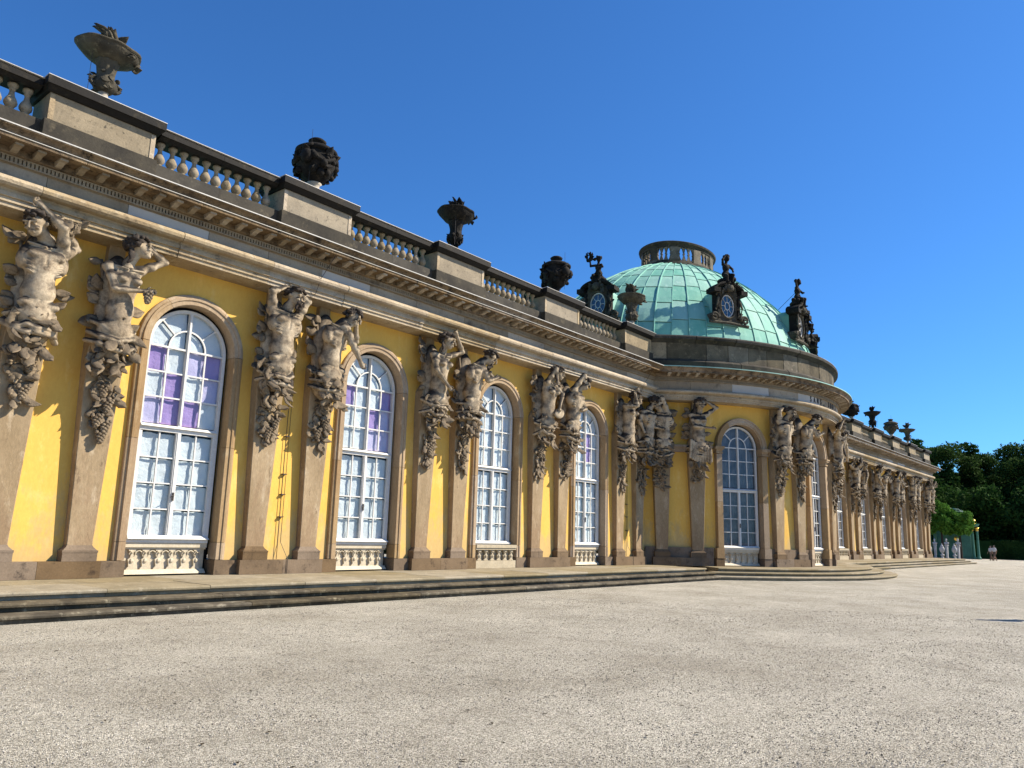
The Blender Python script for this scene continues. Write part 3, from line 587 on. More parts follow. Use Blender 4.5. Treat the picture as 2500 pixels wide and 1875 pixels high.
for a in (-47.46, -16.12, 16.12, 47.46):
    l, rz = rot_loc(a); at = pair(l, rz); FIGR += [(at(-.76), rz), (at(.76), rz)]

# entablature: profiles in (y, z)
ARCH = [(YW+.3, 6.9), (-.34, 6.9), (-.36, 6.905), (-.36, 6.985), (-.395, 6.99), (-.395, 7.075), (-.44, 7.085), (-.44, 7.17), (-.41, 7.18), (-.43, 7.235), (-.55, 7.25), (-.60, 7.29), (-.615, 7.35), (-.59, 7.41), (-.52, 7.455), (-.45, 7.47), (YW+.3, 7.47)]
FRZ = [(YW+.3, 7.472), (-.42, 7.472), (-.42, 7.70), (YW+.3, 7.70)]
DENT = [(YW+.3, 7.702), (-.44, 7.702), (-.47, 7.73), (-.47, 7.745)]
CORN = [(YW+.3, 7.862), (-.56, 7.862), (-.58, 7.88), (-.58, 7.985), (-.97, 7.985), (-.985, 7.99), (-.985, 8.06), (-1.0, 8.08), (-1.02, 8.12), (-1.06, 8.16), (-1.10, 8.185), (-1.10, 8.215), (YW+.3, 8.36)]
XL_END, XR_START = 29.6, 45.75
thE = R_(54.0)
def courses(name, prof, m, step, seed, jitter=.008, gap=.011):
    r = random.Random(seed)
    for (a, b) in ((-6, 29.15 if name != 'cornice_stone' else 28.9), (2*XR-29.15 if name != 'cornice_stone' else 2*XR-28.9, 81.75 if name != 'cornice_stone' else 82.4)):
        x = a
        while x < b-.01:
            L = min(step*r.uniform(.8, 1.2), b-x); L = b-x if b-x-L < .8 else L
            dy = r.uniform(-jitter, jitter)
            O(name, MB().sweep([(y+(dy if y < .2 else 0), z) for y, z in prof], [x+gap/2, x+L-gap/2], fs), ('newfrieze' if name == 'frieze_stone' and r.random() < .16 else m), pal); x += L
    if name == 'architrave_stone': prof = [(y, 6.9+(z-6.9)*.78) for y, z in prof]
    if name == 'frieze_stone': prof = [(y, z if z > 7.6 else 7.348) for y, z in prof]
    te = R_(55.4); prof = [(y, z+.003) for y, z in prof]
    nseg = max(6, int(round(2*te*11/step))); tt = np.linspace(-te, te, nseg+1)
    for i in range(nseg): O(name, MB().sweep(prof, np.linspace(tt[i]+.0005, tt[i+1]-.0005, 7), fr), ('newfrieze' if name == 'frieze_stone' and i in (2, 4, 9) else m), pal)
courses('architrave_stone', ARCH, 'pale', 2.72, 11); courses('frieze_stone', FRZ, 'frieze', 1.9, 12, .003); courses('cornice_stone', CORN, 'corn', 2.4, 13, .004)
# dentil band with its slots
mb = MB(); pit = .072
prof_d = [(YW+.3, 7.702), (-.43, 7.702), (-.45, 7.73), (-.45, 7.86), (YW+.3, 7.86)]
for a, b in ((-6, 28.95), (2*XR-28.95, 81.7)):
    mb.sweep(prof_d, [a, b], fs); mb.box(a, b, -.505, -.45, 7.835, 7.861); mb.box(a, b, -.505, -.45, 7.712, 7.742)
    for i in range(int((b-a)/pit)): mb.box(a+i*pit, a+i*pit+pit*.62, -.50, -.45, 7.742, 7.835)
nd = int(math.acos((YC+.45)/(RB+.45))*2*(RB+.5)/pit); te = math.acos((YC+.45)/(RB+.45)); tt = np.linspace(-te, te, nd+1); prof_d = [(y, z+.002) for y, z in prof_d]
mb.sweep(prof_d, np.linspace(-te, te, 61), fr); mb.sweep([(-.45, 7.835), (-.505, 7.835), (-.505, 7.861), (-.45, 7.861)], np.linspace(-te, te, 61), fr); mb.sweep([(-.45, 7.712), (-.505, 7.712), (-.505, 7.742), (-.45, 7.742)], np.linspace(-te, te, 61), fr)
for i in range(nd): mb.sweep([(-.45, 7.742), (-.50, 7.742), (-.50, 7.835), (-.45, 7.835)], [tt[i], tt[i]+(tt[1]-tt[0])*.62], fr)
O('dentil_course', mb, 'frieze', pal, kind='stuff')
# modillions
mm = MB(); mm.box(-.072, .072, -.90, -.575, 7.942, 7.984); 
v = []
for t in np.linspace(0, 1, 7): v += [(-.06, -.58-.31*t, 7.94-.055*(1-t)**1.5-.012*math.sin(t*6.28)), (.06, -.58-.31*t, 7.94-.055*(1-t)**1.5-.012*math.sin(t*6.28)), (.06, -.58-.31*t, 7.945), (-.06, -.58-.31*t, 7.945)]
mm.add(v, [(i*4+j, i*4+(j+1) % 4, (i+1)*4+(j+1) % 4, (i+1)*4+j) for i in range(6) for j in range(4)]+[(24, 25, 26, 27), (3, 2, 1, 0)])
MODM = mm.mesh('modillion'); xs = list(np.arange(3.2, 28.0, .39))+list(np.arange(47.8, 82, .39))
for x in xs: O('modillion', MODM, 'frieze', pal, (x, 0, 0))
for t in np.arange(-50.5, 51, 2.05):
    rz = R_(t); O('modillion', MODM, 'frieze', pal, (XR+RB*math.sin(rz), YC-RB*math.cos(rz), 0), rz)
# lead flashings along the cornice edge
LEADP = [(-1.085, 8.205), (-1.115, 8.205), (-1.115, 8.228), (-.30, 8.335), (-.30, 8.325)]; LIPP = [(-.97, 8.058), (-1.012, 8.058), (-1.012, 8.072), (-.97, 8.08)]
for a, b in ((-6, 28.55), (2*XR-28.55, 82.4)): O('lead_flashing', MB().sweep(LEADP, [a, b], fs), 'lead', pal); O('lead_strip', MB().sweep(LIPP, [a, b-.9], fs), 'lead', pal)
O('copper_flashing', MB().sweep([(-1.085, 8.205), (-1.125, 8.20), (-1.125, 8.24), (-.30, 8.36), (-.30, 8.325)], np.linspace(-R_(52.0), R_(52.0), 60), fr), 'leadgreen', pal)

# parapet: pedestals and balusters on the wings
PEDZ = (8.30, 8.90, 9.50, 9.80)
def ped(x, w_=1.13, tall=0):
    O('pedestal_plinth', MB().box(x-w_, x+w_, -.40, .6, 8.26, 8.90), 'dark', pal)
    mb = MB().box(x-w_+.06, x+w_-.06, -.33, .55, 8.90, 9.50); O('pedestal_dado', mb, 'dado', pal)
    for s_ in (-1, 1): O('pedestal_strip', MB().box(*sorted((x+s_*(w_-.06), x+s_*(w_-.16))), -.345, -.325, 8.93, 9.47), 'pale', pal)
    mb = MB().frus((x-w_, x+w_, -.38, .6), 9.502, (x-w_-.05, x+w_+.05, -.48, .65), 9.60); mb.box(x-w_-.07, x+w_+.07, -.52, .67, 9.60, 9.76); mb.frus((x-w_-.07, x+w_+.07, -.52, .67), 9.76, (x-w_, x+w_, -.45, .6), 9.80); O('pedestal_coping', mb, 'black', pal)
    O('coping_lead', MB().box(x-w_-.075, x+w_+.075, -.525, .675, 9.768, 9.782), 'lead', pal)
bp = [(.105, 0), (.105, .05), (.07, .06), (.055, .085), (.075, .11), (.118, .17), (.122, .22), (.10, .28), (.06, .35), (.045, .43), (.05, .46), (.065, .475), (.055, .50), (.095, .55), (.10, .60)]
BAL = MB().lathe(bp, 12).mesh('baluster', True)
for ps in (pairs_L, pairs_R):
    for x in ps: ped(x)
    for a, b in zip(ps[:-1], ps[1:]):
        a, b = sorted((a, b)); x0, x1 = a+1.20, b-1.20
        O('balustrade_plinth', MB().box(x0-.1, (x0+x1)/2-.002, -.20, .4, 8.27, 8.92), 'dark', pal); O('balustrade_plinth', MB().box((x0+x1)/2+.002, x1+.1, -.20, .4, 8.27, 8.92), 'dark', pal)
        O('coping_lead', MB().box(x0+.0, x1, -.325, .42, 9.738, 9.750), 'lead', pal)
        for q, (c0, c1) in enumerate(((x0+.01, (x0+x1)/2-.003), ((x0+x1)/2+.003, x1-.01))):
            mb = MB().frus((c0, c1, -.18, .3), 9.522, (c0, c1, -.26, .36), 9.58); mb.box(c0, c1, -.30, .40, 9.58, 9.70); mb.frus((c0, c1, -.30, .40), 9.70, (c0, c1, -.22, .32), 9.738); O('balustrade_coping', mb, 'black', pal)
        for i in range(11):
            bx = x0+.02+(x1-x0-.04)*(i+.5)/11; bo = O('baluster', BAL, 'dado', pal, (bx+random.uniform(-.008, .008), .02+random.uniform(-.008, .008), 8.922), random.uniform(0, 6)); bo.rotation_euler.x = random.uniform(-.012, .012)
# roof behind the balustrade
mb = MB()
for a, b in ((-6, 29.5), (45.8, 81.6)):
    mb.add([(a, .9, 8.3), (b, .9, 8.3), (b, 6, 9.55), (a, 6, 9.55), (b, 12, 8.3), (a, 12, 8.3)], [(0, 1, 2, 3), (3, 2, 4, 5)])
    mb.add([(a, -.3, 8.30), (b, -.3, 8.30), (b, 1, 8.30), (a, 1, 8.30)], [(0, 1, 2, 3)])
    mb.add([(b-.05, YW, 6.9), (b-.05, 12, 6.9), (b-.05, 12, 8.3), (b-.05, YW, 8.3)], [(0, 1, 2, 3)])
O('roof', mb, 'seam', pal)
mb = MB(); mb.add([(-6, 12, 0), (81.55, 12, 0), (81.55, 12, 8.3), (-6, 12, 8.3)], [(0, 1, 2, 3)]); O('rear_wall', mb, 'plaster', pal)

# drum parapet of the bow: large single blocks
r = random.Random(5)
def ringblocks(name, prof, m, steps, te, gap=.0013, end=None):
    t = -te
    while t < te-.001:
        L = min(r.choice(steps)/RB, te-t); L = te-t if te-t-L < .04 else L
        dy = r.uniform(-.010, .010); O(name, MB().sweep([(y+dy, z) for y, z in prof], np.linspace(t+gap, t+L-gap, 5), fr), ('dado' if name == 'parapet_block' and (r.random() < .22 or t > .25) else m), pal); t += L
td = R_(56)
ringblocks('parapet_base_block', [(.4, 8.30), (-.46, 8.30), (-.50, 8.34), (-.50, 8.58), (-.40, 8.68), (-.33, 8.70), (.4, 8.70)], 'dark', [2.2, 1.6, 2.6], td)
ringblocks('parapet_block', [(.4, 8.702), (-.30, 8.702), (-.30, 9.42), (.4, 9.42)], 'drum', [.75, 1.0, 1.35, 1.7], td)
ringblocks('parapet_coping', [(.4, 9.422), (-.31, 9.422), (-.36, 9.47), (-.44, 9.53), (-.52, 9.56), (-.53, 9.66), (-.50, 9.72), (.4, 9.80)], 'dark', [1.8, 2.2, 1.4], td)
mb = MB(); mb.sweep([(.4, 9.79), (-.49, 9.73), (-.49, 9.722)], np.linspace(-td, td, 60), fr, False); O('coping_lead', mb, 'lead', pal)
n_ = 60; mb = MB(); v = [(XR+(RB)*math.sin(t), YC-(RB)*math.cos(t), 9.7) for t in np.linspace(-R_(90), R_(90), n_)]+[(XR, YC+5, 9.7)]; mb.add(v, [(i, i+1, n_) for i in range(n_-1)]); O('parapet_gutter', mb, 'seam', pal)

# dome
DC = (XR, 2.9); DA = 1.42
prof = np.array([(q, 9.3+6.62*(1-(q/6.72)**1.464)**(1/1.884)) for q in [6.719, 6.70, 6.64, 6.5, 6.23, 5.9, 5.5, 5.0, 4.5, 4.0, 3.4, 2.8, 2.3, 1.9, 1.7]])
cum = np.concatenate([[0], np.cumsum(np.hypot(*np.diff(prof, axis=0).T))]); cum /= cum[-1]
def dp(t, u, off=0):
    u = min(max(u, 0), 1); rr = np.interp(u, cum, prof[:, 0]); z = np.interp(u, cum, prof[:, 1])
    e = .01; r2, z2 = np.interp(min(u+e, 1), cum, prof[:, 0]), np.interp(min(u+e, 1), cum, prof[:, 1]); r1, z1 = np.interp(max(u-e, 0), cum, prof[:, 0]), np.interp(max(u-e, 0), cum, prof[:, 1])
    nx, nz = (z2-z1), -(r2-r1); l = math.hypot(nx, nz); rr += off*nx/l; z += off*nz/l
    return (DC[0]+DA*rr*math.sin(t), DC[1]-rr*math.cos(t), z)
def smooth_prof(p, it=3):
    for _ in range(it):
        q = p.copy(); q[1:-1] = (p[:-2]+2*p[1:-1]+p[2:])/4; p = q
    return p
nt_ = 60; dt = 2*math.pi/nt_; edges = [(.5*0+i)*dt-R_(146) for i in range(nt_+1)]
uu = [0, .15, .29, .43, .57, .69, .80, .90, 1.0]; rest = MB(); rr_ = random.Random(9); cnt_p = 0
for i in range(nt_):
    t0, t1 = edges[i], edges[i+1]; vis = t1 < R_(80)
    off = rr_.uniform(-.03, .03)
    for j in range(8):
        u0 = uu[j]+(off if j else 0); u1 = uu[j+1]+(off if j < 7 else 0); mb = MB(); nn = 4; h0 = rr_.uniform(.0, .010)
        v = [dp(t0+(t1-t0)*a+.0012, u0+.0035+(u1-u0-.005)*b, h0+.016*(1-b)+.012*math.sin(a*3.1+j+i)*math.sin(b*3.14)) for b in np.linspace(0, 1, nn) for a in np.linspace(0, 1, nn)]
        v2 = [dp(t0+(t1-t0)*a+.0012, u0+.0035, -.02) for a in np.linspace(0, 1, nn)]
        f = [(b*nn+a, b*nn+a+1, (b+1)*nn+a+1, (b+1)*nn+a) for b in range(nn-1) for a in range(nn-1)]+[(nn*nn+a, nn*nn+a+1, a+1, a) for a in range(nn-1)]
        if vis and cnt_p < 300: cnt_p += 1; mb.add(v+v2, f); O('dome_panel', mb, 'copper', pal, smooth=False)
        else: rest.add(v+v2, f)
O('dome_panel', rest, 'copper', pal, kind='stuff')
mb = MB(); ud = np.linspace(0, 1, 30); v = [dp(t, u, -.03) for t in np.linspace(0, 2*math.pi, 61) for u in ud]; mb.add(v, [(i*30+j, (i+1)*30+j, (i+1)*30+j+1, i*30+j+1) for i in range(60) for j in range(29)]); O('dome_shell', mb, 'copper', pal, smooth=True)
for i in range(nt_):
    t = edges[i]; pts = [dp(t, u, .03) for u in np.linspace(0, .995, 26)]
    big = i % 2 == 0; wd = .035 if big else .018; hg = .055 if big else .032; mb = MB(); v = []
    for u in np.linspace(0, .995 if (big or i % 4) else .8, 26):
        rr = np.interp(u, cum, prof[:, 0]); dtt = wd/max(rr, .5)/1.25
        v += [dp(t-dtt, u, -.01), dp(t-dtt*.6, u, hg), dp(t+dtt*.6, u, hg), dp(t+dtt, u, -.01)]
    mb.add(v, [(a*4+b, (a+1)*4+b, (a+1)*4+b+1, a*4+b+1) for a in range(25) for b in range(3)]); O('dome_seam', mb, 'seam', pal)
# lantern ring with pierced panels
def le(t, r_, z): return (DC[0]+DA*r_*math.sin(t), DC[1]-r_*math.cos(t), z)
def lring(name, prof_, m, a=0, b=2*math.pi, n=48):
    O(name, MB().sweep([(-q, z) for q, z in prof_], np.linspace(a, b, n+1), lambda t, y, z: le(t, -y, z), cap=(b-a) < 6), m, pal)
lring('lantern_base', [(1.55, 15.2), (1.86, 15.2), (1.94, 15.34), (1.90, 15.48), (1.80, 15.56), (1.78, 15.62), (1.6, 15.62), (1.55, 15.2)], 'dark')
lring('lantern_coping', [(1.6, 16.34), (1.80, 16.34), (1.82, 16.43), (1.90, 16.51), (1.92, 16.60), (1.86, 16.65), (1.6, 16.65), (1.6, 16.34)], 'dark')
for k in range(10):
    t = R_(36*k+14); lring('lantern_pier', [(1.62, 15.62), (1.80, 15.62), (1.80, 16.34), (1.62, 16.34), (1.62, 15.62)], 'drum', t-.11, t+.11, 4)
    lring('lantern_pier', [(1.60, 15.52), (1.86, 15.52), (1.86, 15.64), (1.60, 15.64), (1.6, 15.52)], 'drum', t-.13, t+.13, 4)
    t0, t1 = t+.11, t+R_(36)-.11; mb = MB()
    for q in range(4):
        tc = t0+(t1-t0)*(q+.5-.5)/3; 
        for zz0, zz1, w0, w1 in ((15.62, 15.74, .085, .05), (15.74, 15.91, .05, .02), (15.91, 15.98, .02, .045), (15.98, 16.05, .045, .02), (16.05, 16.22, .02, .05), (16.22, 16.34, .05, .085)):
            v = [le(tc+s_*ww/1.3, rr, z) for z, ww in ((zz0, w0), (zz1, w1)) for rr in (1.66, 1.76) for s_ in (-1, 1)]; mb.add(v, [(0, 2, 3, 1), (4, 5, 7, 6), (0, 1, 5, 4), (1, 3, 7, 5), (3, 2, 6, 7), (2, 0, 4, 6)])
    O('lantern_grille', mb, 'drum', pal)
# dormers
def dormer(t, u, zc, out):
    cx, cy, _ = le(t, out, zc); nrm = Vector((math.sin(t)/DA, -math.cos(t), 0)).normalized(); rz = math.atan2(nrm.x, -nrm.y)
    fr_m = MB(); n = 40; v = []
    for i in range(n):
        a = 2*math.pi*i/n; ca, sa = math.cos(a), math.sin(a)
        ex, ez = .44*ca, .60*sa
        k = max(abs(ca)/.66, (sa/.98 if sa > 0 else -sa/.86)); ox, oz = ca/k, sa/k
        if sa < -.5: ox *= 1.6
        if sa > .75: ox *= .8
        for (px_, pz_, y) in ((ex, ez, .12), (ex*1.04, ez*1.04, -.02), (ex*1.18, ez*1.15, -.06), (ex*1.3, ez*1.24, 0), (ox, oz, 0), (ox, oz, .45)): v.append((px_, y, pz_))
    fr_m.add(v, [(i*6+j, i*6+j+1, ((i+1) % n)*6+j+1, ((i+1) % n)*6+j) for i in range(n) for j in range(5)])
    d = O('dormer', fr_m, 'urngrey', pal, (cx, cy, zc), rz, sc_=(.82, .9, .86))
    mb = MB(); pts = []
    for a in np.linspace(160, 20, 15): pts.append((1.0*math.cos(R_(a)), 0, .62+.55*math.sin(R_(a))))
    vv = []; 
    for (x, _, z) in pts:
        for (y, dz) in ((-.22, .10), (-.22, 0), (-.10, -.10), (.5, -.10), (.5, .10)): vv.append((x, y, z+dz))
    mb.add(vv, [(i*5+j, (i+1)*5+j, (i+1)*5+(j+1) % 5, i*5+(j+1) % 5) for i in range(14) for j in range(5)]+[(0, 1, 2, 3, 4), (74, 73, 72, 71, 70)])
    for s_ in (-1, 1): mb.box(*sorted((s_*.70, s_*1.12)), -.28, .4, .60, .84); mb.box(*sorted((s_*.60, s_*.74)), -.10, .4, -.72, .6)
    O('dormer_pediment', mb, 'urn', d)
    mb = MB(); rs = np.random.default_rng(int(abs(t)*100))
    for s_ in (-1, 1):
        for q in np.linspace(0, 4.5*math.pi, 40)[:-1:3]: pass
        mb.tube([(s_*(1.02-.27*math.exp(-q*.16)*math.cos(q)), -.12, -.74+.27*math.exp(-q*.16)*math.sin(q)) for q in np.linspace(0, 9, 26)], .07, 6)
        mb.tube([(s_*.70, -.08, .35), (s_*.86, -.12, -.1), (s_*.76, -.1, -.45), (s_*.72, -.1, -.7)], [.07, .05, .06, .09], 6)
        for q in range(7): leaf(mb, (s_*rs.uniform(.5, .85), -.08, rs.uniform(-.7, .55)), rs.uniform(.18, .3), rs.uniform(-.5, .1), rs.uniform(-3, 3), rs.uniform(-1, 1), rs=rs)
    mb.tube([(-1.3, -.06, -1.0), (0, -.08, -.95), (1.3, -.06, -1.0)], .075, 6)
    for q in range(16): leaf(mb, (rs.uniform(-.45, .45), -.20, rs.uniform(.72, 1.12)), rs.uniform(.16, .28), rs.uniform(-.6, 0), rs.uniform(-3, 3), rs.uniform(-1, 1), rs=rs)
    mb.sph((0, -.18, .92), (.24, .16, .22), 10, 7)
    O('dormer_ornament', mb, 'urngrey', d)
    mb = MB()
    def er(a0, b0, a1, b1, y0, y1, n=28):
        v = []
        for i in range(n): a = 2*math.pi*i/n; v += [(a0*math.cos(a), y0, b0*math.sin(a)), (a1*math.cos(a), y0, b1*math.sin(a)), (a0*math.cos(a), y1, b0*math.sin(a)), (a1*math.cos(a), y1, b1*math.sin(a))]
        mb.add(v, [q for i in range(n) for o, p in [(i*4, ((i+1) % n)*4)] for q in ((o, o+1, p+1, p), (o+1, o+3, p+3, p+1), (o+2, o, p, p+2))])
    er(.40, .56, .45, .61, .06, .10); er(.14, .20, .165, .23, .06, .10)
    for k in range(8):
        a = R_(45*k); p0 = Vector((.15*math.cos(a), .08, .215*math.sin(a))); p1 = Vector((.42*math.cos(a), .08, .58*math.sin(a))); mb.tube([p0, p1], .014, 4)
    O('dormer_window_frame', mb, 'white', d)
    v = [(.42*math.cos(a), .10, .58*math.sin(a)) for a in np.linspace(0, 2*math.pi, 25)[:-1]]; O('pane', MB().add(v, [tuple(range(24))]), 'glassdark', d)
    O('dormer_room', MB().add([(x, .3, z) for x, _, z in v], [tuple(range(24))]), 'room', d)
    mb = MB(); vv = []
    for y in (.4, 2.6):
        for a in np.linspace(0, 180, 13): vv.append((.72*math.cos(R_(a)), y, .55+.42*math.sin(R_(a))))
    mb.add(vv, [(i, i+1, 14+i, 13+i) for i in range(12)]); mb.add([(.72, .4, .55), (.72, 2.6, .55), (.72, 2.6, -1), (.72, .4, -1), (-.72, .4, .55), (-.72, 2.6, .55), (-.72, 2.6, -1), (-.72, .4, -1)], [(0, 1, 2, 3), (7, 6, 5, 4)])
    O('dormer_hood', mb, 'copper', d)
    return (cx, cy, zc), rz
DORM = [dormer(R_(-83), 0, 11.40, 6.62), dormer(R_(-36.3), 0, 11.46, 6.66), dormer(0, 0, 11.55, 6.66), dormer(R_(36.3), 0, 11.46, 6.66), dormer(R_(83), 0, 11.46, 6.62)]
# inscription on the frieze
def inscription():
    cu = bpy.data.curves.new('letter', 'FONT'); out = []
    txt = 'SANS, SOUCI.'; step = .335; n = len(txt)
    for i, ch in enumerate(txt):
        if ch == ' ': continue
        c = bpy.data.curves.new('letter', 'FONT'); c.body = ch; c.size = .37; c.align_x = 'CENTER'; c.extrude = .010; c.offset = .002
        o = bpy.data.objects.new('tmp', c); col.objects.link(o); dg = bpy.context.evaluated_depsgraph_get(); me = bpy.data.meshes.new_from_object(o.evaluated_get(dg)); bpy.data.objects.remove(o)
        me.transform(Matrix.Rotation(math.pi/2, 4, 'X')); me.transform(Matrix.Scale(.62, 4, (1, 0, 0)))
        s_ = (i-(n-1)/2)*step; th = s_/(RB+.42); o = O('letter', me, 'iron', pal, (XR+(RB+.435)*math.sin(th), YC-(RB+.435)*math.cos(th), 7.44), th)
inscription()
# ------------------------------------------------------------------ carved figures
def V3(*a): return np.array(a, float)
def sculpt(p, h=.018):
    """half figure growing out of a pilaster: x right, -y towards the court, z height above terrace"""
    w = p['sex'] == 'f'; B = SDF((-1.0, -1.0, 4.25), (1.05, .12, 7.28), h)
    ch = V3(*p.get('chest', (0, -.34, 6.0))); pe = V3(p.get('hipx', 0), -.26, 4.98); wa = V3(*p.get('waist', ((ch[0]+pe[0])/2, -.30, 5.42))); ne = V3(*p.get('neck', (ch[0]+.02, -.36, 6.42))); hd = V3(*p['head'])
    tw = p.get('twist', 0)
    # trunk
    B.ell(pe, (.30 if w else .29, .21, .27), k=.08); B.ell(wa, (.215 if w else .25, .175, .24), k=.10); B.ell(ch, (.255 if w else .315, .20, .30), rot=tw, k=.10)
    B.ell(ch+V3(0, .02, .20), (.27 if w else .33, .15, .15), rot=tw, k=.08); B.cap(pe, wa, .22, .18, k=.08); B.cap(wa, ch, .19 if w else .22, .21, k=.08)
    B.ell(V3(pe[0], -.10, 4.75), (.32, .20, .40), k=.08)
    B.ell(V3(ch[0]*.5, .02, 5.6), (.30, .18, 1.1), k=.06)
    c, s_ = math.cos(tw), math.sin(tw); fw = lambda x, y, z: ch+V3(c*x-s_*y, s_*x+c*y, z)
    if w:
        for q in (-1, 1): B.ell(fw(q*.125, -.205, .02), (.095, .095, .092), k=.035)
        B.ell(wa+V3(0, -.15, -.14), (.14, .07, .13), k=.06)
    else:
        for q in (-1, 1):
            B.ell(fw(q*.135, -.165, .10), (.145, .07, .10), k=.035); B.ell(fw(q*.29, -.0, .0), (.09, .14, .20), k=.05)
            for z in (0, 1, 2): B.ell(wa+V3(q*.07, -.155, .15-.13*z), (.070, .035, .060), k=.03)
            for z in (0, 1, 2): B.ell(fw(q*(.19+.01*z), -.12, -.10-.075*z), (.075, .05, .028), k=.035, tilt=q*.5)
            B.ell(pe+V3(q*.2, -.12, .17), (.11, .09, .09), k=.05)
        B.cap(fw(0, -.24, .17), fw(0, -.21, -.12), .014, .02, k=.03, sub=True)
    B.ell(wa+V3(0, -.19, -.21), (.02, .02, .025), k=.02, sub=True)
    # neck and clavicles
    B.cap(ch+V3(0, .0, .24), ne+V3(0, 0, .06), .115 if w else .14, .09 if w else .11, k=.06); B.cap(ne, hd, .09 if w else .11, .10, k=.04)
    for q in (-1, 1): B.cap(fw(q*.04, -.17, .26), fw(q*.25, -.08, .31), .028, .03, k=.03)
    # head
    yw, nd, rl = R_(p.get('look', 0)), R_(p.get('nod', 10)), R_(p.get('roll', 0))
    Mh = np.array(Matrix.Rotation(yw, 3, 'Z')@Matrix.Rotation(rl, 3, 'Y')@Matrix.Rotation(nd, 3, 'X')); hp = lambda x, y, z: hd+Mh@V3(x*.95, y, z)*1.24
    B.ell(hp(0, .02, .03), (.145, .165, .165), k=.03, rot=yw); B.ell(hp(0, -.055, -.075), (.108, .115, .135), k=.04, rot=yw)
    B.ell(hp(0, -.10, -.155), (.045, .045, .04), k=.03)
    B.cap(hp(0, -.150, .045), hp(0, -.195, -.035), .018, .028, k=.018); B.cap(hp(-.085, -.125, .05), hp(.085, -.125, .05), .025, k=.02)
    for q in (-1, 1):
        B.ell(hp(q*.055, -.158, .012), .030, k=.018, sub=True); B.ell(hp(q*.055, -.132, .010), .024, k=.01); B.ell(hp(q*.07, -.115, -.05), (.04, .035, .035), k=.02); B.ell(hp(q*.142, .01, .0), (.025, .04, .055), k=.015)
    B.cap(hp(-.035, -.155, -.088), hp(.035, -.155, -.088), .015, k=.008); B.cap(hp(-.028, -.150, -.112), hp(.028, -.150, -.112), .018, k=.008); B.cap(hp(-.035, -.170, -.100), hp(.035, -.170, -.100), .007, k=.006, sub=True)
    # arms
    f = .95 if w else 1.05
    for key in ('armL', 'armR'):
        if key not in p: continue
        sh, el, ha = [V3(*a) for a in p[key]]
        B.ell(sh, (.12*f, .115*f, .12*f), k=.07); B.cap(sh, el, .098*f, .072*f, k=.05); m = sh*.5+el*.5; B.ell(m+(sh-m)*.15+V3(0, -.025, 0), .092*f, k=.05)
        B.cap(el, ha, .078*f, .048*f, k=.03); B.ell(el*.7+ha*.3, .080*f, k=.04)
        d = ha-el; d /= np.linalg.norm(d); sd_ = np.cross(d, V3(0, 1, .2)); sd_ /= np.linalg.norm(sd_); up = np.cross(sd_, d); pc = ha+d*.07
        B.ell(pc, (.055*f, .05*f, .055*f), k=.03); B.cap(ha, ha+d*.11, .045*f, .05*f, k=.02)
        cu = p.get('curl', .6)
        for i in range(4):
            a = ha+d*.12+sd_*(i-1.5)*.030*f; ln = (.052, .062, .058, .046)[i]; b = a+(d*math.cos(cu)-up*math.sin(cu))*ln; e_ = b+(d*math.cos(cu*2.2)-up*math.sin(cu*2.2))*ln*.85
            B.cap(a, b, .018*f, .016*f, k=.008); B.cap(b, e_, .016*f, .013*f, k=.006)
        a = ha+d*.045+sd_*.05*f; b = a+(d*.6+sd_*.7-up*.2)*.06; B.cap(a, b, .02*f, .017*f, k=.01); B.cap(b, b+(d*.9-up*.3)*.045, .017*f, .013*f, k=.006)
    # drapery rolled round the hips
    r = random.Random(p['seed'])
    for i in range(3):
        z = 5.02-.20*i+r.uniform(-.03, .03); sg = r.uniform(.02, .12); pts = [V3(pe[0]+x*(.36+.02*i), -.10-.30*math.sqrt(max(0, 1-x*x))-.02*(i % 2), z-sg*(1-x*x)+x*r.uniform(-.12, .12)) for x in np.linspace(-1, 1, 7)]
        for a, b in zip(pts[:-1], pts[1:]): B.cap(a, b, .055, k=.035)
    if p.get('skirt'):
        for i in range(9):
            x = -.34+.085*i; pts = [V3(pe[0]+x*(1+.1*t), -.42+.06*t-.9*x*x, 5.2-t*.75-.05*i) for t in (0, .5, 1)]
            for a, b in zip(pts[:-1], pts[1:]): B.cap(a, b, .045, k=.012)
    if p.get('lyre'):
        B.ell((.15, -.62, 5.28), (.24, .06, .18), k=.02, tilt=.4)
    B.rough(.0025, 19)
    body = B.mesh('body')
    # hair (and beard)
    lo = hd-.42; hi = hd+.42; Hh = SDF((lo[0], lo[1], lo[2]-.1), (hi[0], hi[1]+.05, min(hi[2], 7.26)), h)
    Hh.ell(hp(0, .055, .065), (.158, .160, .145), k=.03, rot=yw)
    for i in range(46 if not w else 60):
        a = r.uniform(-math.pi, math.pi); e = r.uniform(-.5, 1.35); ca = math.cos(e)
        x, y, z = math.sin(a)*ca*.165, -math.cos(a)*ca*.175, math.sin(e)*.165
        if y < -.05 and z < .085: continue
        Hh.ell(hp(x, y+.02, z+.03), (r.uniform(.035, .062), r.uniform(.035, .062), r.uniform(.028, .05)), k=.010)
    if w:
        sgn = -1 if p.get('look', 0) > 0 else 1
        for i in range(4):
            q0 = hp(sgn*.12, .06, -.02); q = [q0+V3(sgn*(.02+.06*t+.03*math.sin(4*t+i)), .04-.06*t, -.30*t-.03*i) for t in (0, .35, .7, 1)]
            for a, b in zip(q[:-1], q[1:]): Hh.cap(a, b, .034, .026, k=.012)
        Hh.ell(hp(0, .15, .02), (.09, .08, .08), k=.02)
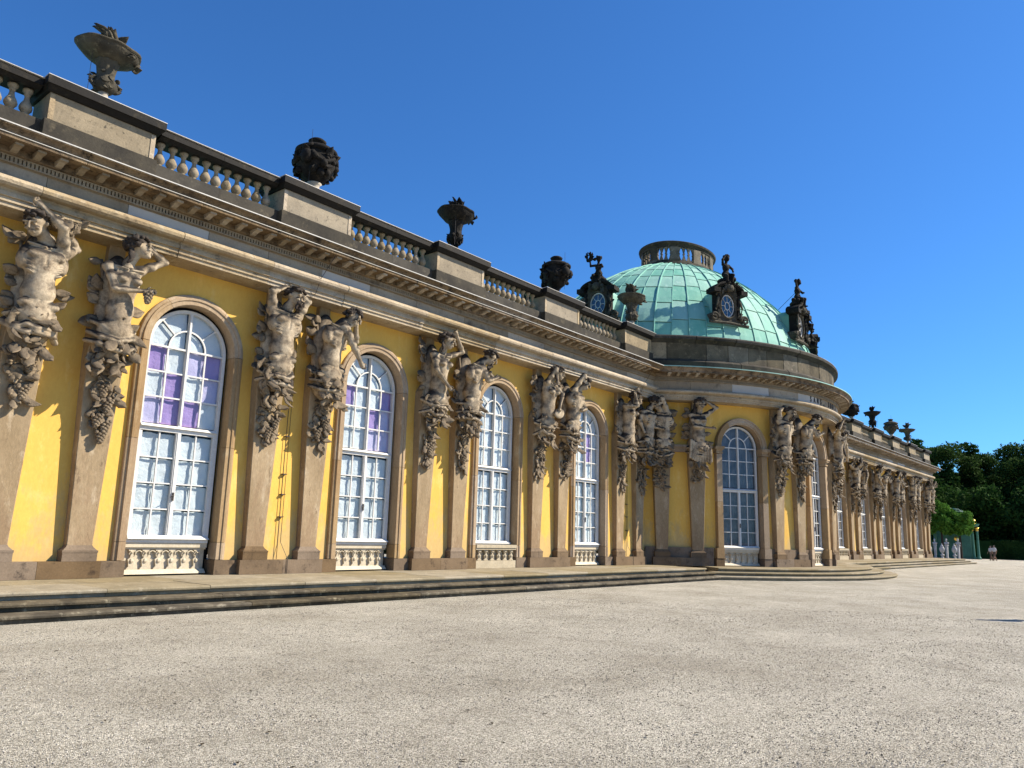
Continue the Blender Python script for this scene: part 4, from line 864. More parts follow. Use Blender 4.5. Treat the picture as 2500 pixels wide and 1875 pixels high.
    if p.get('beard'):
        for i in range(22): Hh.ell(hp(r.uniform(-.09, .09), r.uniform(-.17, -.10), r.uniform(-.27, -.11)), (r.uniform(.025, .04), .03, r.uniform(.035, .055)), k=.012)
        Hh.cap(hp(-.05, -.165, -.075), hp(.05, -.165, -.075), .018, k=.01)
    Hh.rough(.006, 60); hair = Hh.mesh('hair')
    # carved foliage: big leaves round the hips, a chain of leaves and fruit down the shaft
    rs = np.random.default_rng(p['seed']); mb = MB()
    fy = lambda z: np.interp(z, [.6, 1.8, 3.0, 4.4, 5.2], [.10, .07, .04, -.01, -.06])
    leaves = []
    for i in range(36):
        lm = MB(); leaves.append(lm)
        x = rs.uniform(-.36, .36); z = rs.uniform(4.2, 5.10); leaf(lm, (pe[0]*.6+x, -.40+.9*x*x-rs.uniform(-.03, .08)+(5-z)*.10, z), rs.uniform(.18, .33), rs.uniform(-.6, .1), math.pi+rs.normal(0, .9)+x*1.4, rs.uniform(-.7, .7), curl=rs.uniform(.3, 1.1), wid=rs.uniform(.30, .42), lobes=(0, 1.5)[int(rs.integers(2))], rs=rs)
    z = 4.55; zend = p.get('end', 3.0)
    while z > zend+.1:
        wv = .21 if z > 3.6 else .14
        for q in range(3):
            x = rs.uniform(-wv, wv); leaf(mb, (x, fy(z)-.035-rs.uniform(0, .06), z+rs.uniform(-.05, .05)), rs.uniform(.15, .27), rs.uniform(-.35, .0), math.pi+rs.normal(0, 1.0), rs.uniform(-.6, .6), curl=rs.uniform(.2, .9), wid=rs.uniform(.28, .42), lobes=(0, 1.5)[int(rs.integers(2))], rs=rs)
        z -= .105
    k = 3 if p.get('grapes') else 1
    for i in range(k+1): zz = 3.9-.32*i if k > 1 else rs.uniform(3.4, 4.2); grapes(mb, (rs.uniform(-.12, .14), fy(zz)-.07, zz), .13, rs)
    if k > 1: grapes(mb, (.10, fy(3.1)-.06, 3.14), .13, rs); grapes(mb, (.30, -.66, 5.85), .13, rs)
    for i in range(5): zz = rs.uniform(3.3, 4.8); mb.sph((rs.uniform(-.2, .2), fy(zz)-.07, zz), rs.uniform(.045, .08), 8, 6)
    mb.tube([(rs.uniform(-.1, .1), fy(t)-.03, t) for t in np.linspace(4.5, zend+.05, 9)], .018, 5)
    for sgn in (-1, 1):    # sprays at the back of the flanks
        mb.tube([(sgn*(.26+.05*math.sin(t*3)), -.02, t) for t in np.linspace(4.9, 6.5 if sgn == p.get('spray', -1) else 5.5, 9)], .03, 5)
        for i in range(9 if sgn == p.get('spray', -1) else 3): zz = rs.uniform(5.0, 6.6 if sgn == p.get('spray', -1) else 5.6); leaf(mb, (sgn*rs.uniform(.24, .31), -.03-rs.uniform(0, .10), zz), rs.uniform(.2, .32), rs.uniform(-.5, .2), -sgn*rs.uniform(-2.4, -.6), rs.uniform(-.6, .6), rs=rs)
    if p.get('topleaf'):
        tx, ty, tz = p['topleaf']
        for i in range(16): leaf(mb, (tx+rs.uniform(-.26, .26), ty+rs.uniform(-.12, .1), tz+rs.uniform(-.12, .08)), rs.uniform(.16, .26), rs.uniform(-.8, .4), rs.uniform(-3, 3), rs.uniform(-1, 1), rs=rs)
    def wide(v): v = v.copy(); v[:, 0] *= 1.2; v[:, 1] = (v[:, 1]+.05)*1.12-.05; return v
    for me in (body, hair):
        a = np.empty(len(me.vertices)*3, np.float32); me.vertices.foreach_get('co', a); me.vertices.foreach_set('co', wide(a.reshape(-1, 3)).ravel()); me.update()
    for m_ in [mb]+leaves: m_.v = [wide(np.asarray(q)) for q in m_.v]
    al = MB()
    for q in leaves: al.add(np.concatenate(q.v), q.f)
    return body, hair, mb.mesh('garland', True), [q.mesh('leaf', True) for q in leaves], al.mesh('leaf_wreath', True)
POSES = [
 dict(name='A', sex='m', seed=1, chest=(-.02, -.34, 6.0), head=(-.24, -.52, 6.66), look=-48, nod=28, armR=((.24, -.40, 6.28), (.10, -.70, 6.66), (-.20, -.60, 6.98)), armL=((.30, -.20, 6.30), (.50, -.16, 6.50), (.20, -.34, 6.86)), end=3.2, topleaf=(.25, -.42, 6.86), spray=-1),
 dict(name='B', sex='f', seed=2, chest=(.02, -.32, 6.02), head=(.14, -.50, 6.80), look=68, nod=-8, armL=((-.27, -.34, 6.28), (-.20, -.56, 5.78), (.24, -.66, 5.84)), armR=((.26, -.28, 6.36), (.68, -.32, 6.70), (.34, -.36, 6.90)), end=3.0, grapes=1, spray=-1),
 dict(name='C', sex='m', seed=3, chest=(0, -.34, 6.0), head=(.10, -.52, 6.72), look=18, nod=16, beard=1, armL=((-.29, -.30, 6.30), (-.40, -.42, 6.74), (-.10, -.34, 6.92)), armR=((.31, -.28, 6.30), (.46, -.42, 6.72), (.18, -.34, 6.92)), end=3.05, spray=-1),
 dict(name='D', sex='m', seed=4, chest=(-.02, -.38, 5.98), waist=(-.06, -.30, 5.4), neck=(.14, -.44, 6.40), head=(.30, -.56, 6.58), look=38, nod=34, roll=14, twist=.35, armL=((.10, -.56, 6.26), (.27, -.66, 5.86), (.52, -.66, 5.42)), armR=((.25, -.22, 6.22), (.60, -.30, 6.06), (.46, -.48, 6.42)), end=3.0, spray=-1),
 dict(name='E', sex='f', seed=5, chest=(.02, -.32, 6.0), head=(.06, -.50, 6.74), look=52, nod=16, armL=((-.25, -.36, 6.28), (-.27, -.50, 5.80), (.06, -.60, 5.36)), armR=((.25, -.28, 6.32), (.70, -.40, 6.56), (.32, -.56, 6.98)), end=2.9, spray=-1),
 dict(name='F', sex='m', seed=6, chest=(-.03, -.38, 5.95), waist=(-.03, -.30, 5.4), neck=(.16, -.46, 6.38), head=(.34, -.58, 6.56), look=52, nod=36, beard=1, twist=.3, armL=((.10, -.52, 6.18), (.22, -.66, 5.80), (.48, -.66, 5.92)), armR=((.26, -.30, 6.2), (.58, -.46, 5.98), (.30, -.64, 6.02)), end=2.9, spray=-1),
 dict(name='G', sex='f', seed=7, chest=(0, -.34, 6.0), head=(.18, -.52, 6.74), look=66, nod=8, armL=((-.2, -.40, 6.34), (-.02, -.60, 6.86), (.06, -.60, 6.44)), armR=((.27, -.28, 6.34), (.54, -.42, 6.08), (.16, -.62, 5.50)), end=3.0, lyre=1, spray=-1),
 dict(name='H', sex='m', seed=8, chest=(.02, -.36, 5.98), neck=(.16, -.42, 6.40), head=(.28, -.54, 6.62), look=30, nod=34, roll=18, armL=((-.12, -.40, 6.34), (.12, -.64, 6.92), (.24, -.58, 6.62)), armR=((.34, -.28, 6.18), (.54, -.38, 5.74), (.16, -.54, 5.62)), end=3.0, spray=-1),
 dict(name='I', sex='f', seed=9, chest=(0, -.33, 6.0), head=(.16, -.50, 6.70), look=22, nod=14, armL=((-.24, -.32, 6.30), (-.02, -.66, 6.30), (.0, -.58, 6.76)), armR=((.28, -.30, 6.32), (.58, -.40, 6.56), (.36, -.46, 7.0)), end=2.9, spray=-1),
 dict(name='J', sex='m', seed=10, chest=(0, -.34, 6.02), head=(.16, -.50, 6.74), look=42, nod=18, armL=((-.29, -.26, 6.28), (-.44, -.22, 5.9), (-.30, -.30, 5.5)), armR=((.31, -.30, 6.26), (.56, -.42, 5.84), (.52, -.54, 6.26)), end=2.9, spray=1),
 dict(name='K', sex='f', seed=11, chest=(0, -.33, 6.0), head=(.02, -.50, 6.74), look=6, nod=20, armL=((-.26, -.32, 6.28), (-.20, -.52, 5.76), (.34, -.60, 5.70)), armR=((.27, -.28, 6.32), (.64, -.32, 6.62), (.22, -.36, 6.90)), end=3.4, skirt=1, spray=-1),
]
POSE = {p['name']: (p, *sculpt(p)) for p in POSES}
def figure(key, at, rz, label, mirror=False, near=False):
    p, b, h_, g_, lv, al = POSE[key]
    t = thing('caryatid', label, 'statue', at, rz, 'carved figures carrying the cornice')
    if mirror: t.scale = (-1, 1, 1)
    O('body', b, 'statue', t); O('hair', h_, 'hair', t); O('garland', g_, 'leafstone', t, kind='stuff')
    if near:
        for q in lv: O('leaf', q, 'leafstone', t)
    else: O('leaf_wreath', al, 'leafstone', t, kind='stuff')
    return t
LAB = {
 'A': 'male stone figure looking down left with an arm crossing over his head', 'B': 'stone woman in profile hugging grapes, other elbow raised',
 'C': 'bearded stone satyr with both elbows raised beside his head', 'D': 'stooping stone man with one long arm reaching down to the right',
 'E': 'slim stone woman with one arm flung over her head', 'F': 'hunched bearded stone man with folded arms', 'G': 'stone woman holding a lyre to her hip',
 'H': 'stone man bowed under a raised arm, other elbow bent low', 'I': 'stone woman shading her brow with one arm high', 'J': 'stone man with a bent forearm lifted at his side', 'K': 'draped stone woman holding one forearm out over her belly'}
seqL = ['H', 'K', 'A', 'B', 'C', 'D', 'E', 'F', 'G', 'H', 'I', 'J']
posL = ['left of the first window, outermost', 'left of the first window, second', 'far left edge of the photo', 'just left of the window with most purple sheets', 'just right of the window with most purple sheets', 'left of the second tall window', 'right of the second tall window', 'left of the third tall window', 'right of the third tall window', 'left of the fourth tall window', 'right of the fourth tall window', 'in the corner where the wing meets the bow']
for (at, rz), k, ps in zip(FIG[:NF_L], seqL, posL): figure(k, at, rz, LAB[k].split(',')[0].split(' with ')[0]+', '+ps, near=True)
seqQ = [('H', 1), ('K', 0), ('C', 0), ('F', 0), ('E', 1), ('D', 0), ('B', 1), ('J', 0)]
posQ = ['first on the round bow beside the corner', 'left of the large shaded bow window', 'right of the large shaded bow window', 'left of the middle bow window', 'right of the middle bow window', 'second right of the middle bow window', 'on the hidden right flank of the bow', 'last on the hidden right flank of the bow']
for (at, rz), (k, mi), ps in zip(FIGR, seqQ, posQ): figure(k, at, rz, ('draped stone woman, ' if k == 'K' else 'stone figure, ')+ps, bool(mi))
seqR = ['J', 'I', 'C', 'H', 'A', 'D', 'E', 'F', 'G', 'B', 'C', 'J', 'I', 'H']
order = ['first', 'second', 'third', 'fourth', 'fifth', 'sixth', 'seventh', 'eighth', 'ninth', 'tenth', 'eleventh', 'twelfth', 'thirteenth', 'last']
for (at, rz), k, ps in zip(FIG[NF_L:], seqR, order): figure(k, at, rz, 'carved stone figure, '+ps+' of the far wing counting from the bow', k in 'DA')

# ------------------------------------------------------------------ urns on the balustrade
def urn_a(seed, crown=False):     # tall goblet with a wide brim
    rs = np.random.default_rng(seed); foot = MB().lathe([(.30, 0), (.30, .05), (.22, .09), (.13, .18), (.11, .32), (.14, .38)], 18).mesh('urn_foot', True)
    mb = MB(); pr = [(.10, .34), (.16, .36), (.25, .44), (.29, .54), (.27, .62), (.21, .74), (.20, .84), (.225, 1.0), (.27, 1.14), (.29, 1.2)]
    mb.lathe(pr, 32, fn=lambda a, z: 1+.045*math.sin(a*9)*(z > .72)+.06*math.sin(a*5+z*9)*(z < .72))
    for i in range(22): a = rs.uniform(0, 6.28); z = rs.uniform(.34, .85); r = .235+.03*(z < .7); leaf(mb, (r*math.cos(a), r*math.sin(a), z), rs.uniform(.13, .22), rs.uniform(-.5, .5), rs.uniform(-1, 1)+(math.pi if i % 2 else 0), a+math.pi/2, rs=rs)
    for s_ in (-1, 1): mb.tube([(s_*(.24+.13*math.sin(t)), -.05, .44+.24*t/3.1) for t in np.linspace(0, 3.1, 8)], .045, 6)
    body = mb.mesh('urn_body', True); mb = MB()
    mb.lathe([(.25, 1.17), (.40, 1.22), (.55, 1.32), (.65, 1.42), (.655, 1.475), (.70, 1.49), (.70, 1.53), (.63, 1.545), (.30, 1.58), (.16, 1.64), (.12, 1.70)], 36, fn=lambda a, z: 1+(.10*math.cos(2*a)+.03*math.sin(7*a))*(z > 1.3))
    for i in range(10): a = rs.uniform(-1.0, .3); leaf(mb, (.66*math.cos(a), .62*math.sin(a), 1.40), rs.uniform(.14, .24), rs.uniform(-.6, .6), rs.uniform(-3, 3), rs.uniform(-2, 2), rs=rs)
    brim = mb.mesh('urn_brim', True); mb = MB(); mb.lathe([(.12, 1.68), (.16, 1.74), (.13, 1.80), (.05, 1.9)], 12)
    for i in range(16): a = i*.8; leaf(mb, (.09*math.cos(a), .09*math.sin(a), 1.66), rs.uniform(.34, .56)*(.75 if crown else 1), rs.uniform(-.3, .3), rs.uniform(-.55, .55), a, curl=.8, wid=.3, thick=.04, rs=rs)
    return foot, body, brim, mb.mesh('urn_finial', True)
def urn_b(seed):     # round lidded vase thick with masks and fruit
    rs = np.random.default_rng(seed); foot = MB().lathe([(.28, 0), (.28, .06), (.19, .10), (.14, .18), (.15, .28), (.2, .32)], 18).mesh('urn_foot', True)
    mb = MB(); mb.lathe([(.12, .30), (.22, .36), (.38, .50), (.52, .74), (.53, .92), (.47, 1.08), (.50, 1.14)], 30, fn=lambda a, z: 1+.05*math.sin(a*6+z*5))
    for i in range(70):
        a = rs.uniform(0, 6.28); z = rs.uniform(.50, 1.08); r = np.interp(z, [.3, .5, .72, .92, 1.1], [.2, .38, .52, .53, .48])
        if i % 2: leaf(mb, (r*math.cos(a), r*math.sin(a), z), rs.uniform(.16, .30), rs.uniform(-.5, .5), rs.uniform(-3, 3), a+math.pi/2, rs=rs)
        else: mb.sph((r*1.03*math.cos(a), r*1.03*math.sin(a), z), rs.uniform(.05, .12), 7, 5)
    for s_ in (-1, 1):
        mb.sph((s_*.55, -.12, .86), (.14, .17, .20), 9, 7); mb.tube([(s_*(.50+.10*math.sin(t*1.3)), -.12+.14*math.cos(t), .95+.10*t) for t in np.linspace(0, 2.6, 8)], .045, 6)
    for q in range(4):
        a0 = q*math.pi/2+.4; mb.tube([(.56*math.cos(a0+t), .56*math.sin(a0+t), .98-.20*math.sin(t/1.3*math.pi)) for t in np.linspace(0, 1.3, 8)], .05, 6)
    body = mb.mesh('urn_body', True)
    lid = MB().lathe([(.50, 1.12), (.56, 1.16), (.56, 1.22), (.44, 1.30), (.26, 1.37), (.14, 1.40), (.13, 1.44), (.22, 1.48), (.24, 1.53), (.18, 1.58), (.03, 1.61)], 30).mesh('urn_lid', True)
    return foot, body, lid, None
def urn_c(seed):     # conical lidded vase
    foot = MB().lathe([(.26, 0), (.26, .06), (.16, .10), (.12, .20), (.16, .26)], 18).mesh('urn_foot', True); rs = np.random.default_rng(seed)
    mb = MB(); mb.lathe([(.14, .26), (.26, .42), (.42, .66), (.50, .84), (.46, .92), (.40, .95), (.44, 1.02)], 30, fn=lambda a, z: 1+.04*math.cos(a*8))
    for i in range(26): a = rs.uniform(0, 6.28); z = rs.uniform(.6, .95); mb.sph((.48*math.cos(a), .48*math.sin(a), z), rs.uniform(.05, .1), 7, 5)
    for s_ in (-1, 1): mb.sph((s_*.50, 0, .78), (.12, .12, .10), 8, 6)
    lid = MB().lathe([(.44, 1.0), (.52, 1.04), (.50, 1.12), (.34, 1.20), (.16, 1.25), (.14, 1.32), (.20, 1.36), (.17, 1.42), (.03, 1.45)], 30).mesh('urn_lid', True)
    return foot, mb.mesh('urn_body', True), lid, None
def place_urn(u, x, m, label, sc_=1.0, rz=0, footm='foot'):
    t = thing('roof_urn', label, 'urn', (x, -.02, 9.80), rz, 'urns along the balustrade'); t.scale = (sc_,)*3
    for me, mm_ in zip(u, (footm, m, m, m)):
        if me: O(me.name.split('.')[0], me.copy() if me.materials and me.materials[0] != M[mm_] else me, mm_, t)
    rod = MB().tube([(-.42, -.15, .2), (-.42, -.15, 1.75*.95)], .006, 4); O('lightning_rod', rod, 'iron', t)
ua, ub, uc = urn_a(21), urn_b(22), urn_c(23); ua2 = urn_a(24, True); ub2 = urn_b(25)
place_urn(ua, pairs_L[1], 'urngrey', 'grey goblet urn with wide tilted brim, nearest and largest on the balustrade', .86)
place_urn(ub, pairs_L[2], 'urn', 'black round lidded urn, second from the left on the balustrade', 1.0, .3)
place_urn(ua2, pairs_L[3], 'urn', 'black goblet urn with leafy finial, third from the left on the balustrade', .92, .4, 'urn')
place_urn(ub2, pairs_L[4], 'urn', 'black lidded urn, fourth from the left, before the dome', .98, 1.1, 'urn')
place_urn(ua, pairs_L[5], 'urn', 'dark goblet urn standing against the green dome', .92, .2)
place_urn(ub2, pairs_L[0], 'urn', 'black lidded urn above the left edge of the photo', 1.0, 2)
place_urn(ua2, pairs_R[1], 'urn', 'black goblet urn just right of the round cornice', .92, -.4, 'urn')
place_urn(ub, pairs_R[2], 'urn', 'black lidded urn on the far wing, second from the round cornice', .92, .5, 'urn')
place_urn(ua2, pairs_R[3], 'urngrey', 'grey crowned goblet urn, middle one on the far wing', .9, .9)
place_urn(uc, pairs_R[4], 'urngrey', 'grey conical lidded urn on the far wing, second from its end', 1.08, 0)
place_urn(ua, pairs_R[5], 'urngrey', 'grey urn on the far wing, last before its end', .88, 2.2)
place_urn(ub, pairs_R[0], 'urn', 'black lidded urn hidden behind the dome', 1.0, 0)

# ------------------------------------------------------------------ putti and statues on the dormers
def putto(seed, adult=False):
    r = random.Random(seed); s = 1.0; B = SDF((-.62, -.55, -.15), (.62, .45, 1.5), .026)
    B.ell((0, 0, .42), (.17, .14, .17), k=.05); B.ell((0, -.01, .70), (.155, .125, .18), k=.06); B.cap((0, 0, .85), (.02, -.02, .98), .06, k=.04); B.ell((.03, -.04, 1.10), (.115, .125, .135), k=.03); B.ell((.03, -.13, 1.05), (.05, .05, .06), k=.03)
    for i in range(14): a = r.uniform(0, 6.28); B.ell((.03+.10*math.cos(a), -.02+.10*math.sin(a), 1.17+r.uniform(-.04, .06)), .05, k=.015)
    for sg in (-1, 1):
        k_ = (sg*.16, -.26, .30+.04*sg); B.cap((sg*.10, 0, .38), k_, .095, .075, k=.04); B.cap(k_, (sg*.12, -.24, .03), .07, .045, k=.02); B.ell((sg*.12, -.30, 0), (.05, .10, .04), k=.02)
    if seed % 2: a1 = ((-.14, 0, .82), (-.34, -.10, .78), (-.38, -.10, 1.04)); a2 = ((.14, 0, .82), (.26, -.14, .66), (.06, -.26, .60))
    else: a1 = ((-.14, 0, .82), (-.26, -.14, .98), (-.06, -.10, 1.22)); a2 = ((.14, 0, .82), (.28, -.08, .66), (.20, -.22, .5))
    for a in (a1, a2): B.cap(a[0], a[1], .06, .05, k=.03); B.cap(a[1], a[2], .05, .036, k=.02); B.ell(a[2], .045, k=.02)
    B.ell((0, .05, .10), (.36, .28, .16), k=.05)
    for i in range(12): B.ell((r.uniform(-.3, .3), r.uniform(-.22, .2), r.uniform(.02, .26)), r.uniform(.06, .12), k=.03)
    B.rough(.008, 30); return B.mesh('body')
def flowers(seed, c):
    mb = MB(); rs = np.random.default_rng(seed)
    for i in range(26): leaf(mb, (c[0]+rs.uniform(-.12, .12), c[1]+rs.uniform(-.1, .1), c[2]+rs.uniform(-.1, .22)), rs.uniform(.10, .22), rs.uniform(-1, 1), rs.uniform(-2, 2), rs.uniform(-3, 3), rs=rs)
    return mb
pm = [putto(1), putto(2)]
(d0, r0_), (d1, r1_), (d2, r2_), (d3, r3_), (d4, r4_) = DORM
def dpos(d, rz, x, y, z):
    x *= .84; z *= .86
    return (d[0]+math.cos(rz)*x-math.sin(rz)*y, d[1]+math.sin(rz)*x+math.cos(rz)*y, d[2]+z)
def statue(k, at, rz, label, s=1.0, m='urn', fl=None):
    t = thing('putto_statue', label, 'statue', at, rz, 'stone putti on the dome windows'); t.scale = (s,)*3; O('body', pm[k], m, t)
    if fl: O('flower_bunch', flowers(k+5, fl), m, t)
pm2 = [p.copy() for p in pm]
statue(0, dpos(d0, r0_, 0, .1, 1.22), r0_, 'black stone putto holding a bunch of flowers on the left dome window', 1.0, 'urn', (-.38, -.10, 1.12))
statue(1, dpos(d1, r1_, 0, .1, 1.22), r1_, 'black seated stone putto on the middle dome window', 1.1)
statue(0, dpos(d2, r2_, 0, .1, 1.22), r2_, 'tall dark stone figure on the right dome window against the sky', 1.15)
pg = pm[1].copy()
for at, lb in ((dpos(d2, r2_, 1.05, -.05, .05), 'grey stone child leaning beside the right dome window'), (dpos(d2, r2_, 1.25, -.15, -1.0), 'lowest stone child at the right foot of the right dome window')):
    t = thing('putto_statue', lb, 'statue', at, r2_, 'stone putti on the dome windows'); t.scale = (.78,)*3; O('body', pg, 'urngrey', t)
tag(O('stay_rod', MB().tube([dpos(d2, r2_, -.05, .15, 2.1), dpos(d2, r2_, -.6, .9, 1.05)], .012, 5), 'iron'), 'thin iron stay rod behind the statue on the right dome window', 'rod')

# ------------------------------------------------------------------ lightning cables on the wall
def cable(x, label):
    t = thing('lightning_cable', label, 'cable', (x, YW, 0)); 
    O('wire', MB().tube([(-.02, -.05, .34), (-.02, -.05, 6.8)], .008, 5), 'iron', t)
    O('wire', MB().tube([(.14, -.29, .0), (.14, -.29, .34), (.06, -.05, .75), (.06, -.06, 6.8), (.06, -.70, 7.0), (.06, -.86, 7.35), (.3, -1.3, 8.2)], .008, 5), 'iron', t)
    for z in (1.35, 1.9, 2.4, 3.35, 4.4, 5.4): O('clip', MB().box(-.05, .08, -.075, 0, z, z+.02).sph((-.02, -.07, z), .022, 6, 4), 'iron', t)
cable(11.40, 'thin iron lightning cable with clips between the bearded figure and the stooping man')
cable(27.75, 'thin iron lightning cable on the wall strip next to the bow')

# ------------------------------------------------------------------ garden at the far end
def canopy(mb, c, rad, n, size, rs, flat=.5, ragged=.25, shell=.35):
    d = rs.normal(size=(n, 3)); d /= np.linalg.norm(d, axis=1)[:, None]; rr = (shell+(1-shell)*rs.random(n)**.5)*(1+ragged*np.sin(d[:, 0]*5+d[:, 2]*7+rs.uniform(0, 6))*np.sin(d[:, 1]*6+1))
    P = np.array(c)+d*rr[:, None]*np.array(rad); quads(mb, P, size, rs)
def quads(mb, P, size, rs):
    n = len(P); u = rs.normal(size=(n, 3)); u /= np.linalg.norm(u, axis=1)[:, None]; v = np.cross(u, rs.normal(size=(n, 3))); v /= np.linalg.norm(v, axis=1)[:, None]
    s = size*rs.uniform(.5, 1.3, (n, 1)); V = np.stack([P-u*s, P+v*s*.5, P+u*s, P-v*s*.5], 1).reshape(-1, 3); mb.v.append(V); base_ = mb.n
    mb.f += [(base_+4*i, base_+4*i+1, base_+4*i+2, base_+4*i+3) for i in range(n)]; mb.n += 4*n
def tree(x, y, h, w_, label, m='leafA', seed=0, kind='pine', trunk_r=.3, low=.15, cat='tree', group='tall trees behind the garden'):
    rs = np.random.default_rng(seed); t = thing('pine_tree' if kind == 'pine' else 'tree', label, cat, (x, y, GZ), 0, group)
    tr = MB(); tr.tube([(0, 0, -.3), (.1*w_/4, 0, h*.4), (0, .1, h*.93)], [trunk_r, trunk_r*.65, .05], 8)
    mb = MB()
    if kind == 'pine':
        nb = 46
        for i in range(nb):
            z = h*(low+(1-low)*(i/nb)**.9); L = w_*(1.05-z/h)**.75*rs.uniform(.6, 1.2); a = i*2.4+rs.uniform(-.4, .4); e = rs.uniform(-.05, .25)
            tip = Vector((L*math.cos(a), L*math.sin(a), z+L*e)); tr.tube([(0, 0, z-.2), tuple(tip)], [.07, .02], 4)
            k = max(8, int(85*L)); q = rs.random(k)**.6; P = np.outer(q, np.array(tip)-np.array([0, 0, z]))+np.array([0, 0, z])+rs.normal(size=(k, 3))*np.array([.38, .38, .20])*(.4+L*.18); quads(mb, P, .24, rs)
            P2 = P[::2]+rs.normal(size=(len(P[::2]), 3))*.3-np.array([0, 0, .25]); quads(mb, P2, .26, rs)
    else:
        nb = 34
        for i in range(nb):
            z = h*rs.uniform(low+.1, .93); R = w_*math.sqrt(max(.08, 1-((z/h-.55)/.5)**2)); a = rs.uniform(0, 6.28); q = rs.uniform(.3, .85); c = (R*q*math.cos(a), R*q*math.sin(a), z)
            tr.tube([(0, 0, z*.6), c], [.10, .03], 4); canopy(mb, c, (w_*.34, w_*.34, w_*.24), 760, .22, rs)
    O('trunk', tr, 'bark', t); O('crown', mb, m, t)
# far wall of tall trees, from just behind the roof end to the right edge of the photo and beyond
TR = [(125, 10, 16.9, 4.2, 'pine', 'tall dark pine right behind the last roof urn', 'leafA'), (134, 8.6, 17.6, 5.2, 'broad', 'dark broad tree just right of the roof end', 'leafC'), (139, 5.6, 17.6, 5.4, 'pine', 'wide dark pine above the trellis pavilion', 'leafA'),
      (142, 3.0, 16.0, 5.0, 'broad', 'lower dark tree right of the pavilion', 'leafC'), (141, -.6, 15.4, 4.6, 'pine', 'ragged pine with thin top in the sky gap', 'leafA'), (132, -3.8, 17.0, 5.4, 'broad', 'dense dark tree at the right edge of the photo', 'leafC'), (150, 6.5, 14, 5, 'broad', 'tree filling the gap deep in the wood', 'leafA'), (148, -3, 13.5, 5, 'broad', 'tree deep in the wood at the right edge', 'leafA'), (128, -9, 15, 5, 'pine', 'dark pine beyond the right edge', 'leafA'), (122, 15, 15, 5, 'broad', 'tree hidden behind the palace end', 'leafC'), (131, 7.2, 13.6, 5.0, 'pine', 'lower dark pine closing the gap beside the roof end', 'leafA'), (136, 4.6, 13.0, 4.6, 'pine', 'lower dark pine behind the pavilion dome', 'leafA')]
for i, (x, y, h, w_, kd, lb, m) in enumerate(TR): tree(x, y, h, w_, lb, m, 40+i, kd)
for i, (x, y) in enumerate([(105.5, 5.9), (106.0, 4.1), (107.0, 2.35)]):
    rs = np.random.default_rng(60+i); t = thing('pleached_tree', 'trimmed bright green tree behind the white busts, '+('leftmost', 'middle', 'rightmost')[i]+' of three', 'tree', (x+1.2, y, GZ), 0, 'trimmed trees behind the busts')
    mb = MB(); hh = (7.5, 7.0, 6.0)[i]
    for q in range(34): canopy(mb, (rs.uniform(-1.1, 1.1), rs.uniform(-1.05, 1.05), rs.uniform(3.2, hh-.5)), (.62, .55, .50), 300, .15, rs, ragged=.35, shell=.35)
    O('crown', mb, 'leafB', t); O('trunk', MB().tube([(0, 0, -.2), (.05, 0, 2), (0, .05, hh*.7)], [.16, .13, .06], 8), 'bark', t)
# clipped hedge
hd_ = thing('clipped_hedge', 'low dark clipped hedge along the far edge of the gravel', 'hedge', (118, -6, GZ))
mb = MB().box(0, 1.4, -14, 26, 0, 2.30); O('hedge_core', mb, 'leafH', hd_)
rs = np.random.default_rng(77); mb = MB(); n = 9000; P = np.stack([rs.uniform(-.08, .02, n), rs.uniform(-14, 6.6, n), rs.uniform(0, 2.4, n)], 1); P2 = np.stack([rs.uniform(-.05, 1.4, 3000), rs.uniform(-14, 6.6, 3000), rs.uniform(2.28, 2.42, 3000)], 1); quads(mb, np.concatenate([P, P2]), .10, rs); O('hedge_leaves', mb, 'leafH', hd_)
# understorey that closes the view below the crowns
mb = MB(); rs = np.random.default_rng(78)
for i in range(130): canopy(mb, (rs.uniform(122, 129), rs.uniform(-16, 22), rs.uniform(.6, 8.0)), (1.8, 1.8, 1.5), 330, .32, rs)
o = O('undergrowth', mb, 'leafA', kind='stuff'); o['label'] = 'dark undergrowth below the tall trees'; o['category'] = 'shrubs'
# marble vases and herm busts
vp = [(.34, 0), (.34, .08), (.20, .14), (.14, .30), (.22, .42), (.30, .46), (.30, .52), (.12, .60), (.10, .68), (.28, .86), (.36, 1.08), (.36, 1.24), (.26, 1.36), (.20, 1.42), (.26, 1.46), (.18, 1.54), (.06, 1.66), (.07, 1.72), (.02, 1.80)]
vm = MB().lathe([(r_ * .74, z_) for r_, z_ in vp], 18).mesh('vase_body', True)
bust = SDF((-.5, -.4, -.1), (.5, .4, .85), .03); bust.ell((0, 0, .12), (.28, .17, .17), k=.05).cap((0, 0, .25), (0, -.02, .42), .08, k=.05).ell((0, -.03, .55), (.115, .135, .16), k=.03).ell((0, -.15, .53), (.03, .04, .04), k=.02).cap((-.24, 0, .2), (.24, 0, .2), .1, k=.04); bm = bust.mesh('bust')
hm = MB().box(-.17, .17, -.17, .17, 0, .14); hm.frus((-.09, .09, -.09, .09), .14, (-.12, .12, -.12, .12), 1.52); hm.box(-.17, .17, -.17, .17, 1.52, 1.62); hm = hm.mesh('herm_pedestal')
words = ('leftmost', 'middle', 'rightmost')
for i, (x, y) in enumerate([(102.6, 4.62), (101.6, 3.12), (100.5, 1.66)]):
    t = thing('garden_vase', 'white marble lidded vase by the end of the steps, '+words[i]+' of three', 'vase', (x, y, GZ), 0, 'white marble vases'); O('vase_body', vm, 'marble', t); O('vase_base', MB().box(-.38, .38, -.38, .38, -.05, .06), 'marble', t)
